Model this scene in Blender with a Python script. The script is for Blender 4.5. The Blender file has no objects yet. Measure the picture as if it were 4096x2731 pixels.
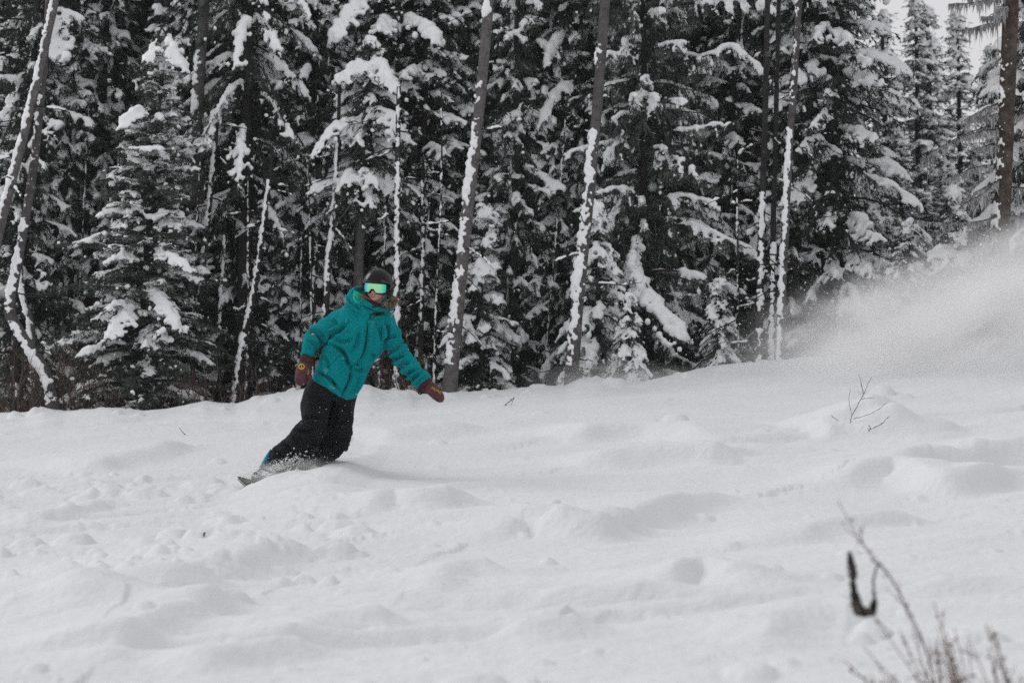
import bpy, bmesh, math, random
import numpy as np
from mathutils import Vector, Matrix
from mathutils.bvhtree import BVHTree

# ------------------------------------------------------------------ camera, sky, sun, exposure
S = bpy.context.scene
PITCH = math.radians(4.0)
LENS = 70.0
FP = 4096 * LENS / 36.0            # focal length in photograph pixels
RIDER_Y = 14.3
cam = bpy.data.cameras.new('camera')
cam.lens = LENS; cam.sensor_width = 36.0
cam.clip_start = 0.05; cam.clip_end = 2000
cam.dof.use_dof = True; cam.dof.focus_distance = 16.5; cam.dof.aperture_fstop = 3.2
camo = bpy.data.objects.new('camera', cam)
S.collection.objects.link(camo)
camo.location = (0, 0, 0); camo.rotation_euler = (math.pi / 2 + PITCH, 0, 0)
S.camera = camo

SUN_EL, SUN_AZ = math.radians(36), math.radians(-66)     # from the left, a little beyond the rider
world = bpy.data.worlds.new('World'); S.world = world; world.use_nodes = True
wn = world.node_tree; wn.nodes.clear()
w_out = wn.nodes.new('ShaderNodeOutputWorld'); w_bg = wn.nodes.new('ShaderNodeBackground')
w_sky = wn.nodes.new('ShaderNodeTexSky'); w_sky.sky_type = 'NISHITA'; w_sky.sun_disc = False
w_sky.sun_elevation = SUN_EL; w_sky.sun_rotation = SUN_AZ; w_sky.dust_density = 6; w_sky.air_density = 1.5
w_hsv = wn.nodes.new('ShaderNodeHueSaturation'); w_hsv.inputs['Saturation'].default_value = 0.12
w_mix = wn.nodes.new('ShaderNodeMix'); w_mix.data_type = 'RGBA'
w_mix.inputs[0].default_value = 0.93                      # a closed cloud deck over the clear sky
w_mix.inputs[7].default_value = (7.8, 7.8, 7.95, 1)
wn.links.new(w_sky.outputs[0], w_hsv.inputs['Color'])
wn.links.new(w_hsv.outputs[0], w_mix.inputs[6])
wn.links.new(w_mix.outputs[2], w_bg.inputs[0])
w_bg.inputs[1].default_value = 0.1
wn.links.new(w_bg.outputs[0], w_out.inputs[0])

sun = bpy.data.lights.new('sun', 'SUN'); sun.energy = 1.15; sun.angle = math.radians(30); sun.color = (1, 0.98, 0.95)
suno = bpy.data.objects.new('sun', sun); S.collection.objects.link(suno)
sd = Vector((math.sin(SUN_AZ) * math.cos(SUN_EL), math.cos(SUN_AZ) * math.cos(SUN_EL), math.sin(SUN_EL)))
suno.rotation_euler = sd.to_track_quat('Z', 'Y').to_euler()
suno.location = (0, 0, 30)

S.view_settings.view_transform = 'Standard'; S.view_settings.look = 'None'
S.view_settings.exposure = -0.09; S.view_settings.gamma = 1.0
S.view_settings.use_curve_mapping = False
S.render.engine = 'CYCLES'
S.cycles.use_denoising = False               # keeps a fine grain, as the photograph has
S.cycles.max_bounces = 10; S.cycles.diffuse_bounces = 4; S.cycles.volume_bounces = 6
S.cycles.volume_step_rate = 1.0; S.cycles.volume_max_steps = 128

# ------------------------------------------------------------------ helpers
def W(px, py, Y):
    """photograph pixel (4096 wide) seen at depth Y -> world point"""
    a = (px - 2048) / FP; q = (1365.5 - py) / FP
    d = (a, math.cos(PITCH) - q * math.sin(PITCH), math.sin(PITCH) + q * math.cos(PITCH))
    k = Y / d[1]
    return np.array((d[0] * k, Y, d[2] * k))
K = 4096 / 2352
def V(x, y, Y): return W(x * K, y * K, Y)                 # same for the 2352-wide view

rs = np.random.RandomState
_perm = rs(7).permutation(512)
_perm = np.concatenate([_perm, _perm, _perm])
_grad = rs(8).normal(size=(512, 3)); _grad /= np.linalg.norm(_grad, axis=1)[:, None]
def pn(p):
    """gradient noise, p (n,3) -> about -0.6..0.6"""
    i = np.floor(p).astype(int); f = p - i; i &= 511
    u = f * f * f * (f * (f * 6 - 15) + 10)
    out = 0
    for dx in (0, 1):
        wx = u[:, 0] if dx else 1 - u[:, 0]
        for dy in (0, 1):
            wy = u[:, 1] if dy else 1 - u[:, 1]
            for dz in (0, 1):
                wz = u[:, 2] if dz else 1 - u[:, 2]
                h = _perm[(_perm[(_perm[(i[:, 0] + dx) & 511] + i[:, 1] + dy) & 511] + i[:, 2] + dz) & 511]
                g = _grad[h]
                out = out + wx * wy * wz * (g[:, 0] * (f[:, 0] - dx) + g[:, 1] * (f[:, 1] - dy) + g[:, 2] * (f[:, 2] - dz))
    return out
def pn2(x, y, z=0.0):
    return pn(np.stack([x, y, np.full_like(x, z)], 1))

def make_mesh(name, v, f, mats=(), smooth=True, mi=None):
    """v (n,3), f (m,3|4) array"""
    v = np.asarray(v, np.float32); f = np.asarray(f, np.int32)
    me = bpy.data.meshes.new(name)
    k = f.shape[1]
    me.vertices.add(len(v)); me.vertices.foreach_set('co', v.ravel())
    me.loops.add(f.size); me.loops.foreach_set('vertex_index', f.ravel())
    me.polygons.add(len(f)); me.polygons.foreach_set('loop_start', np.arange(0, f.size, k, dtype=np.int32))
    if smooth: me.polygons.foreach_set('use_smooth', np.ones(len(f), bool))
    if mi is not None: me.polygons.foreach_set('material_index', np.asarray(mi, np.int32))
    for m in mats: me.materials.append(m)
    me.update(calc_edges=True)
    return me

class MB:
    """collects triangles"""
    def __init__(s): s.v = []; s.f = []; s.n = 0
    def add(s, v, f):
        v = np.asarray(v, float); f = np.asarray(f, int)
        if f.shape[1] == 4: f = np.concatenate([f[:, [0, 1, 2]], f[:, [0, 2, 3]]])
        s.v.append(v); s.f.append(f + s.n); s.n += len(v)
    def arrays(s):
        if not s.v: return np.zeros((0, 3)), np.zeros((0, 3), int)
        return np.concatenate(s.v), np.concatenate(s.f)
    def mesh(s, name, *mats, smooth=True):
        v, f = s.arrays(); return make_mesh(name, v, f, mats, smooth)

def ico(sub):
    bm = bmesh.new(); bmesh.ops.create_icosphere(bm, subdivisions=sub, radius=1)
    v = np.array([x.co[:] for x in bm.verts]); f = np.array([[q.index for q in p.verts] for p in bm.faces]); bm.free()
    return v, f
ICO1, ICO2, ICO3 = ico(1), ico(2), ico(3)

def blobs(c, r, tmpl=None):
    """many ellipsoids: c (n,3), r (n,) or (n,3)"""
    t = tmpl or ICO2
    c = np.asarray(c, float); r = np.asarray(r, float)
    if r.ndim == 1: r = np.repeat(r[:, None], 3, 1)
    v = (t[0][None] * r[:, None, :] + c[:, None, :]).reshape(-1, 3)
    f = (t[1][None] + (np.arange(len(c)) * len(t[0]))[:, None, None]).reshape(-1, 3)
    return v, f

def remesh(v, f, voxel, smooth=4, fac=0.5, keep=1.0):
    me = make_mesh('tmp', v, f)
    o = bpy.data.objects.new('tmp', me); S.collection.objects.link(o)
    m = o.modifiers.new('r', 'REMESH'); m.mode = 'VOXEL'; m.voxel_size = voxel; m.adaptivity = 0
    if smooth:
        m = o.modifiers.new('s', 'SMOOTH'); m.factor = fac; m.iterations = smooth
    if keep < 1:
        m = o.modifiers.new('d', 'DECIMATE'); m.ratio = keep
    dg = bpy.context.evaluated_depsgraph_get()
    e = o.evaluated_get(dg); q = e.to_mesh()
    nv = np.empty(len(q.vertices) * 3, np.float32); q.vertices.foreach_get('co', nv)
    nn = np.empty(len(q.vertices) * 3, np.float32); q.vertices.foreach_get('normal', nn)
    q.calc_loop_triangles()
    nf = np.empty(len(q.loop_triangles) * 3, np.int32); q.loop_triangles.foreach_get('vertices', nf)
    e.to_mesh_clear(); bpy.data.objects.remove(o); bpy.data.meshes.remove(me)
    return nv.reshape(-1, 3).astype(float), nf.reshape(-1, 3), nn.reshape(-1, 3).astype(float)

def tube(pts, rad, n=6, cap=True):
    """tapered tube along polyline"""
    pts = np.asarray(pts, float); rad = np.broadcast_to(np.asarray(rad, float), (len(pts),))
    t = np.gradient(pts, axis=0); t /= np.linalg.norm(t, axis=1)[:, None] + 1e-9
    ref = np.array((0, 0, 1.0)) if abs(t[:, 2]).mean() < 0.8 else np.array((1.0, 0, 0))
    a = np.cross(t, ref); a /= np.linalg.norm(a, axis=1)[:, None] + 1e-9
    b = np.cross(t, a)
    th = np.arange(n) * 2 * np.pi / n
    v = pts[:, None] + rad[:, None, None] * (np.cos(th)[None, :, None] * a[:, None] + np.sin(th)[None, :, None] * b[:, None])
    v = v.reshape(-1, 3); k = len(pts)
    i = np.arange(k - 1)[:, None] * n; j = np.arange(n)[None]; j2 = (j + 1) % n
    f = np.stack([i + j, i + j2, i + n + j2, i + n + j], -1).reshape(-1, 4)
    f = np.concatenate([f[:, [0, 2, 1]], f[:, [0, 3, 2]]])
    if cap:
        v = np.concatenate([v, pts[:1], pts[-1:]])
        c0, c1 = k * n, k * n + 1; jj = np.arange(n); jn = (jj + 1) % n
        f = np.concatenate([f, np.stack([np.full(n, c0), jn, jj], 1)[:, ::-1], np.stack([np.full(n, c1), (k - 1) * n + jj, (k - 1) * n + jn], 1)[:, ::-1]])
    return v, f

def loft(centers, hw, hd, n=28, power=2.0, fwd=(0, 1, 0), close=True):
    """closed loft: ellipse sections square to the path; hw across the view, hd along the view"""
    c = np.asarray(centers, float); hw = np.asarray(hw, float); hd = np.asarray(hd, float)
    t = np.gradient(c, axis=0); t /= np.linalg.norm(t, axis=1)[:, None]
    D = np.asarray(fwd, float)[None] - t * (t @ np.asarray(fwd, float))[:, None]; D /= np.linalg.norm(D, axis=1)[:, None]
    X = np.cross(t, D)
    th = np.arange(n) * 2 * np.pi / n
    cx = np.sign(np.cos(th)) * abs(np.cos(th)) ** (2 / power); cy = np.sign(np.sin(th)) * abs(np.sin(th)) ** (2 / power)
    v = c[:, None] + hw[:, None, None] * cx[None, :, None] * X[:, None] + hd[:, None, None] * cy[None, :, None] * D[:, None]
    k = len(c); v = v.reshape(-1, 3)
    i = np.arange(k - 1)[:, None] * n; j = np.arange(n)[None]; j2 = (j + 1) % n
    f = np.stack([i + j, i + j2, i + n + j2, i + n + j], -1).reshape(-1, 4)
    f = np.concatenate([f[:, [0, 1, 2]], f[:, [0, 2, 3]]])
    if close:
        v = np.concatenate([v, c[:1], c[-1:]]); jj = np.arange(n); jn = (jj + 1) % n
        f = np.concatenate([f, np.stack([np.full(n, k * n), jn, jj], 1), np.stack([np.full(n, k * n + 1), (k - 1) * n + jj, (k - 1) * n + jn], 1)])
    return v, f

def resample(pts, n):
    """smooth (Catmull-Rom) resampling of rows of numbers"""
    p = np.asarray(pts, float); m = len(p)
    q = np.concatenate([[2 * p[0] - p[1]], p, [2 * p[-1] - p[-2]]])
    u = np.linspace(0, m - 1, n); i = np.minimum(u.astype(int), m - 2); f = (u - i)[:, None]
    a, b, c, d = q[i], q[i + 1], q[i + 2], q[i + 3]
    return 0.5 * (2 * b + (c - a) * f + (2 * a - 5 * b + 4 * c - d) * f ** 2 + (3 * b - a - 3 * c + d) * f ** 3)

def obj(name, me, parent=None, **props):
    o = bpy.data.objects.new(name, me); S.collection.objects.link(o)
    if parent: o.parent = parent
    for k, val in props.items():
        if val: o[k] = val
    return o
def tag(o, label, cat, group=None, kind=None):
    o['label'] = label; o['category'] = cat
    if group: o['group'] = group
    if kind: o['kind'] = kind
    return o
def empty(name, loc=(0, 0, 0), rot=(0, 0, 0), sc=1.0):
    o = bpy.data.objects.new(name, None); S.collection.objects.link(o); o.empty_display_size = 0.2
    o.location = loc; o.rotation_euler = rot; o.scale = (sc, sc, sc) if np.isscalar(sc) else sc
    return o

# ------------------------------------------------------------------ materials
def mat(name, col, rough=0.6, metal=0.0, noise=None, bump=None, spec=0.3, sheen=0.0, coat=0.0, objrand=0.0):
    """noise = (scale, second colour, low, high), bump = (scale, strength, distance)"""
    m = bpy.data.materials.new(name); m.use_nodes = True; nt = m.node_tree; b = nt.nodes['Principled BSDF']
    b.inputs['Base Color'].default_value = (*col, 1); b.inputs['Roughness'].default_value = rough; b.inputs['Metallic'].default_value = metal
    b.inputs['Specular IOR Level'].default_value = spec
    if sheen: b.inputs['Sheen Weight'].default_value = sheen; b.inputs['Sheen Roughness'].default_value = 0.5
    if coat: b.inputs['Coat Weight'].default_value = coat; b.inputs['Coat Roughness'].default_value = 0.15
    tc = nt.nodes.new('ShaderNodeTexCoord')
    if noise:
        n = nt.nodes.new('ShaderNodeTexNoise'); n.inputs['Scale'].default_value = noise[0]; n.inputs['Detail'].default_value = 4
        nt.links.new(tc.outputs['Object'], n.inputs['Vector'])
        r = nt.nodes.new('ShaderNodeMapRange'); r.inputs[1].default_value = noise[2]; r.inputs[2].default_value = noise[3]
        nt.links.new(n.outputs[0], r.inputs[0])
        mx = nt.nodes.new('ShaderNodeMix'); mx.data_type = 'RGBA'
        mx.inputs[6].default_value = (*col, 1); mx.inputs[7].default_value = (*noise[1], 1)
        nt.links.new(r.outputs[0], mx.inputs[0])
        last = mx.outputs[2]
        if objrand:
            oi = nt.nodes.new('ShaderNodeObjectInfo'); rr = nt.nodes.new('ShaderNodeMapRange')
            rr.inputs[3].default_value = 1 - objrand; rr.inputs[4].default_value = 1 + objrand
            nt.links.new(oi.outputs['Random'], rr.inputs[0])
            hs = nt.nodes.new('ShaderNodeHueSaturation'); nt.links.new(last, hs.inputs['Color']); nt.links.new(rr.outputs[0], hs.inputs['Value'])
            last = hs.outputs[0]
        nt.links.new(last, b.inputs['Base Color'])
    if bump:
        n = nt.nodes.new('ShaderNodeTexNoise'); n.inputs['Scale'].default_value = bump[0]; n.inputs['Detail'].default_value = 5
        nt.links.new(tc.outputs['Object'], n.inputs['Vector'])
        bp = nt.nodes.new('ShaderNodeBump'); bp.inputs['Strength'].default_value = bump[1]; bp.inputs['Distance'].default_value = bump[2]
        nt.links.new(n.outputs[0], bp.inputs['Height']); nt.links.new(bp.outputs[0], b.inputs['Normal'])
    return m
M = {}
M['snow'] = mat('snow_ground', (0.735, 0.745, 0.765), 0.7, noise=(1.3, (0.695, 0.705, 0.725), 0.35, 0.7), bump=(22, 0.55, 0.02), spec=0.15)
M['snow_tree'] = mat('snow_on_trees', (0.95, 0.955, 0.965), 0.7, noise=(6, (0.92, 0.925, 0.94), 0.35, 0.7), bump=(45, 0.4, 0.02), spec=0.15)
M['needle'] = mat('conifer_needles', (0.030, 0.043, 0.034), 0.7, noise=(5, (0.068, 0.082, 0.068), 0.4, 0.7), spec=0.15, objrand=0.3)
M['needle2'] = mat('frosted_needles', (0.034, 0.047, 0.038), 0.7, noise=(7, (0.15, 0.17, 0.15), 0.42, 0.7), spec=0.15, objrand=0.25)
M['bark'] = mat('bark_grey', (0.085, 0.080, 0.078), 0.9, noise=(14, (0.15, 0.142, 0.138), 0.35, 0.7), bump=(40, 0.8, 0.03), spec=0.1, objrand=0.2)
M['bark_dark'] = mat('bark_dark', (0.026, 0.025, 0.025), 0.9, noise=(10, (0.055, 0.052, 0.05), 0.35, 0.7), bump=(40, 0.8, 0.03), spec=0.1, objrand=0.25)
M['bark_brown'] = mat('bark_brown', (0.058, 0.045, 0.038), 0.9, noise=(9, (0.125, 0.10, 0.08), 0.4, 0.68), bump=(30, 1.0, 0.04), spec=0.1)
M['lichen'] = mat('frosted_lichen', (0.30, 0.30, 0.30), 0.9, noise=(8, (0.50, 0.50, 0.51), 0.35, 0.7), spec=0.1)
M['twig'] = mat('bare_twig', (0.085, 0.058, 0.05), 0.8, noise=(12, (0.15, 0.115, 0.10), 0.4, 0.7), spec=0.15, objrand=0.2)
M['weed'] = mat('dry_weed', (0.15, 0.10, 0.08), 0.85, noise=(20, (0.09, 0.055, 0.042), 0.4, 0.65), spec=0.1)
M['weed_bud'] = mat('weed_bud', (0.15, 0.06, 0.04), 0.85, noise=(30, (0.08, 0.05, 0.04), 0.4, 0.65), spec=0.1)
M['burnt'] = mat('dark_stick', (0.022, 0.021, 0.022), 0.85, noise=(60, (0.13, 0.115, 0.10), 0.42, 0.68), bump=(60, 0.6, 0.01), spec=0.15)
# ------------------------------------------------------------------ the snow slope
YC = 22.0
CREST = np.array([(-900, 985), (-400, 965), (0, 951), (60, 949), (100, 939), (150, 946), (185, 941), (250, 936), (330, 948), (380, 945), (470, 926), (540, 934),
    (590, 916), (640, 906), (700, 897), (780, 898), (850, 893), (880, 904), (940, 905), (960, 914), (1020, 913), (1060, 909), (1150, 900), (1240, 890),
    (1300, 889), (1330, 876), (1370, 873), (1400, 880), (1480, 882), (1560, 866), (1700, 839), (1780, 835), (1850, 823), (1930, 820), (2010, 815),
    (2060, 800), (2120, 786), (2240, 765), (2352, 744), (2700, 690), (3300, 640)], float)
cu = (CREST[:, 0] * K - 2048) / FP
cz = np.tan(PITCH + np.arctan((1365.5 - CREST[:, 1] * K) / FP)) * YC - YC * math.tan(PITCH)
def ground_base(X, Y):
    """smooth slope without lumps"""
    X = np.asarray(X, float); Y = np.asarray(Y, float)
    u = X / np.maximum(Y, 4.0)
    zc = np.interp(u, cu, cz)
    zs = np.interp(u, [-1.5, -0.26, 0.26, 1.5], [-1.6, -0.80, 0.18, 1.2])        # the same without the lumps of the crest
    k = np.clip(1 - np.abs(Y - YC) / 3.5, 0, 1); zc = zs + (zc - zs) * (k * k * (3 - 2 * k))
    zn = -1.08 + 0.30 * np.clip(u, -1.2, 1.2)
    t = np.clip((Y - 6) / (YC - 6), 0, 1)
    z = zn + (zc - zn) * t ** 3
    w = np.clip((Y - YC - 0.15) / 3.0, 0, 1); z = z - 0.55 * (w * w * (3 - 2 * w))
    return z + Y * math.tan(PITCH)
def pix_ground(x, y):
    """where the ray through view pixel (2352 wide) meets the slope"""
    Ys = np.linspace(4.5, YC, 700)
    d = V(x, y, 1.0)
    z = d[2] * Ys; g = ground_base(d[0] * Ys, Ys)
    i = np.argmax(z < g) if (z < g).any() else len(Ys) - 1
    return np.array((d[0] * Ys[i], Ys[i], g[i]))

RIDGES = [  # ledges of pushed-up snow: (points in the 2352 view, height, near width, far width)
    ([(1090, 1252), (1200, 1224), (1330, 1238), (1400, 1226), (1550, 1185), (1700, 1165)], .055, .10, .7),
    ([(340, 1405), (420, 1352), (560, 1302), (725, 1272)], .055, .22, .8),
    ([(215, 1555), (330, 1480), (440, 1435), (560, 1390)], .045, .10, .6),
    ([(815, 1200), (900, 1178), (980, 1178), (1095, 1168)], .06, .14, .5),
    ([(1280, 1022), (1400, 1010), (1530, 1005), (1690, 1030)], .06, .25, .8),
    ([(1320, 1085), (1500, 1066), (1740, 1064)], .06, .2, .6),
    ([(2010, 1105), (2150, 1075), (2352, 1050), (2500, 1030)], .07, .25, .7),
    ([(1890, 1135), (2050, 1112), (2180, 1135), (2352, 1100)], .07, .18, .6),
    ([(1870, 1015), (1960, 1008), (2110, 1000)], .07, .25, .6),
    ([(1515, 1362), (1610, 1335), (1740, 1368)], .05, .09, .25),
    ([(1175, 1440), (1230, 1480), (1320, 1455)], .035, .15, .35),
    ([(150, 1088), (300, 1066), (430, 1040)], .05, .25, .8),
    ([(30, 1452), (115, 1395)], .035, .07, .3), ([(160, 1440), (220, 1390)], .035, .07, .25),
    ([(640, 1480), (760, 1440), (900, 1420)], .03, .12, .4),
    ([(960, 1370), (1050, 1330), (1170, 1320)], .03, .08, .3),
    ([(1750, 1250), (1950, 1215), (2100, 1190)], .035, .15, .5),
    ([(560, 1130), (690, 1120), (800, 1085)], .04, .15, .35),
    ([(840, 1020), (960, 1005), (1100, 985)], .05, .3, .8),
    ([(20, 1210), (150, 1185), (260, 1150)], .03, .12, .4),
    ([(1700, 1480), (1850, 1440), (2000, 1430)], .03, .08, .3),
    ([(380, 1560), (600, 1520), (760, 1500)], .03, .08, .3),
]
def ground_detail(X, Y):
    z = np.zeros_like(X)
    ca, sa = math.cos(math.radians(22)), math.sin(math.radians(22))
    a = X * ca + Y * sa; b = -X * sa + Y * ca                  # wind direction runs up to the right
    near = np.clip((Y - 2) / 4, 0, 1)
    z += 0.07 * pn2(a * 0.3, b * 0.7, 1.3) + 0.06 * np.abs(pn2(a * 0.42, b * 1.5, 4.1)) + 0.026 * pn2(a * 1.6, b * 4.5, 9.7)
    rough = np.clip(pn2(X * 0.5, Y * 0.5, 20.5) * 2.2 + 0.45, 0, 1)
    z += rough * (0.020 * np.abs(pn2(a * 4.0, b * 7.0, 2.2)) + 0.014 * pn2(a * 6, b * 11, 3.3)) + 0.006 * pn2(X * 15, Y * 15, 6.6) + 0.010 * pn2(a * 3, b * 11, 7.1) - 0.014 * np.abs(pn2(a * 1.2, b * 7, 12.1))
    for pts, h, w0, w1 in RIDGES:
        P = np.array([pix_ground(*p)[:2] for p in pts]); P = resample(P, 4 * len(pts))
        x0, x1 = P.min(0) - 3, P.max(0) + 3
        idx = np.where((X > x0[0]) & (X < x1[0]) & (Y > x0[1]) & (Y < x1[1]))[0]
        if not len(idx): continue
        x = X[idx] + 0.10 * pn2(X[idx] * 2.5, Y[idx] * 2.5, h * 99); y = Y[idx] + 0.22 * pn2(X[idx] * 2.1, Y[idx] * 2.1, h * 50)
        best = np.full(len(idx), 1e9); sg = np.zeros(len(idx)); tt = np.zeros(len(idx)); L = len(P) - 1
        for i in range(L):
            d = P[i + 1] - P[i]; l2 = d @ d
            k = np.clip(((x - P[i, 0]) * d[0] + (y - P[i, 1]) * d[1]) / l2, 0, 1)
            ex = x - P[i, 0] - k * d[0]; ey = y - P[i, 1] - k * d[1]; dd = ex * ex + ey * ey
            m = dd < best; best[m] = dd[m]; sg[m] = np.sign(ey[m] * d[0] - ex[m] * d[1]) * (1 if d[0] > 0 else -1); tt[m] = (i + k[m]) / L
        dist = np.sqrt(best); e = np.clip(np.minimum(tt, 1 - tt) * 5, 0, 1) * 0.85 + 0.15
        z[idx] += 2.2 * h * e * np.where(sg > 0, np.exp(-(dist / w1) ** 1.6), np.exp(-(dist / max(w0 * .7, .11)) ** 2))
    # old shallow tracks crossing the slope
    rt = rs(5)
    for i in range(16):
        ang = math.radians(rt.uniform(4, 24) if i % 4 else rt.uniform(-20, -6)); p = pix_ground(rt.uniform(0, 2352), rt.uniform(960, 1480)); L = rt.uniform(.8, 2.6)
        dx, dy = X - p[0], Y - p[1]; al = dx * math.cos(ang) + dy * math.sin(ang); ac = -dx * math.sin(ang) + dy * math.cos(ang) + rt.uniform(-.12, .12) * al * al / L + .04 * pn2(al * 3, al * 0, i * 3.3)
        e = np.clip((L - abs(al)) / (L * .5), 0, 1) * (abs(ac) < .6); w_ = rt.uniform(.045, .10); d_ = rt.uniform(.018, .038)
        z += e * d_ * (-np.exp(-(ac / w_) ** 2) + .8 * np.exp(-((ac - 2 * w_) / w_) ** 2) + .3 * np.exp(-((ac + 2 * w_) / w_) ** 2))
    # clods and scuffed lumps
    r = rs(21)
    n = 560
    px = r.uniform(-250, 2600, n); py = 900 + (1600 - 900) * r.uniform(0, 1, n) ** 1.1
    left = r.uniform(0, 1, n) < 0.5; px[left] = r.uniform(-50, 900, left.sum()); py[left] = r.uniform(1090, 1350, left.sum())
    for i in range(n):
        p = pix_ground(px[i], py[i]); Yp = p[1]
        R = r.uniform(0.014, 0.05) * (1.9 if r.uniform() < 0.10 else 1) * (Yp / 10) ** 0.5; h = R * r.uniform(0.25, 0.65)
        el = r.uniform(0.6, 1.8)
        idx = np.where((abs(X - p[0]) < 2.4 * R) & (abs(Y - Yp) < 2.4 * R))[0]
        if not len(idx): continue
        dx = (X[idx] - p[0]) / R / el ** .5; dy = (Y[idx] - Yp) / R * el ** .5
        q = dx * dx + dy * dy + 0.7 * pn2(X[idx] / R * 1.3, Y[idx] / R * 1.3, i * 1.7)
        z[idx] += h * np.clip(1 - q * 0.55, 0, 1) ** 0.8 - 0.25 * h * np.exp(-(q - 2.2) ** 2)
    # clods along the broken edge of the crest
    n = 170; uu = r.uniform(-0.29, 0.22, n)
    for i in range(n):
        Yp = YC + r.uniform(-1.0, 0.3); Xp = uu[i] * Yp; R = r.uniform(0.018, 0.055) * (1.8 if r.uniform() < .1 else 1); h = R * r.uniform(.3, .8)
        idx = np.where((abs(X - Xp) < 2 * R) & (abs(Y - Yp) < 2.5 * R))[0]
        q = ((X[idx] - Xp) / R) ** 2 + ((Y[idx] - Yp) / (R * 1.3)) ** 2
        z[idx] += h * np.clip(1 - q * 0.6, 0, 1) ** 0.7
    # mound that holds the bare sapling
    for (x, y, R, h) in ((1965, 990, .42, .085), (2050, 1002, .45, .07), (2110, 1007, .34, .045)):
        p = pix_ground(x, y); q = ((X - p[0]) / R) ** 2 + ((Y - p[1] - R * .6) / (R * 1.1)) ** 2
        z += h * np.clip(1 - q * 0.6, 0, 1) ** 0.75
    # the wall of snow the board throws up in front of it
    line = [(880, 1975), (950, 1960), (1015, 1940), (1100, 1916), (1200, 1892), (1302, 1866), (1369, 1838), (1500, 1852), (1700, 1880), (1900, 1915), (2150, 1950)]
    yb_ = 13.9; B = np.array([W(x, y, yb_) for x, y in line])
    need = B[:, 2] - ground_base(B[:, 0], B[:, 1]); need[0] *= .4; need[-5:] *= (.75, .42, .2, .08, 0); need = np.maximum(need, 0)
    A = np.interp(X, B[:, 0], need, left=0, right=0) * np.clip((X - B[0, 0]) * 6, 0, 1)
    k = Y - yb_ - 0.06 * pn2(X * 3, Y * 0, 5.5)
    fs = np.interp(X, [W(1250, 1800, yb_)[0], W(1420, 1800, yb_)[0]], [.30, 2.2])
    wgt = np.where(k < 0, np.exp(-(k / 1.3) ** 2), np.exp(-(k / fs) ** 2))
    z = z * (1 - .6 * wgt * np.clip(A * 20, 0, 1)) + A * wgt
    return z * near
def ground_grid():
    ud = np.linspace(-0.285, 0.285, 520)
    side = 0.285 + np.cumsum(0.004 * 1.16 ** np.arange(45))
    u = np.concatenate([-side[::-1], ud, side])
    y = [6.0]
    while y[-1] < 22.6: y.append(y[-1] + max(0.028, min(0.06, y[-1] ** 2 / 2300)))
    pre = 6.0 - np.cumsum(0.03 * 1.10 ** np.arange(48)); post = y[-1] + np.cumsum(0.08 * 1.12 ** np.arange(60))
    y = np.concatenate([pre[::-1], y, post])
    U, YY = np.meshgrid(u, y); X = (U * np.maximum(YY, 4.0)).ravel(); Y = YY.ravel()
    Z = ground_base(X, Y) + ground_detail(X, Y)
    m, n = U.shape
    i = np.arange(m - 1)[:, None] * n; j = np.arange(n - 1)[None]
    f = np.stack([i + j, i + j + 1, i + n + j + 1, i + n + j], -1).reshape(-1, 4)
    return np.stack([X, Y, Z], 1), f
gv, gf = ground_grid()
g_me = make_mesh('snow_ground', gv, gf, [M['snow']])
ground = obj('snow_ground', g_me); ground['kind'] = 'structure'
g_bvh = BVHTree.FromPolygons([tuple(x) for x in gv], [tuple(x) for x in gf.tolist()])
def gz(x, y):
    h = g_bvh.ray_cast(Vector((x, y, 50)), Vector((0, 0, -1)))
    return h[0].z if h[0] else float(ground_base(np.array([x]), np.array([y]))[0])
def pix_snow(x, y):
    """point of the finished snow surface behind view pixel (2352 wide)"""
    d = V(x, y, 1.0); h = g_bvh.ray_cast(Vector((0, 0, 0)), Vector(d).normalized())
    return np.array(h[0]) if h[0] else pix_ground(x, y)
# ------------------------------------------------------------------ conifers
UP = np.array((0, 0, 1.0))
def unit(a): return a / (np.linalg.norm(a, axis=-1, keepdims=True) + 1e-9)

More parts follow.
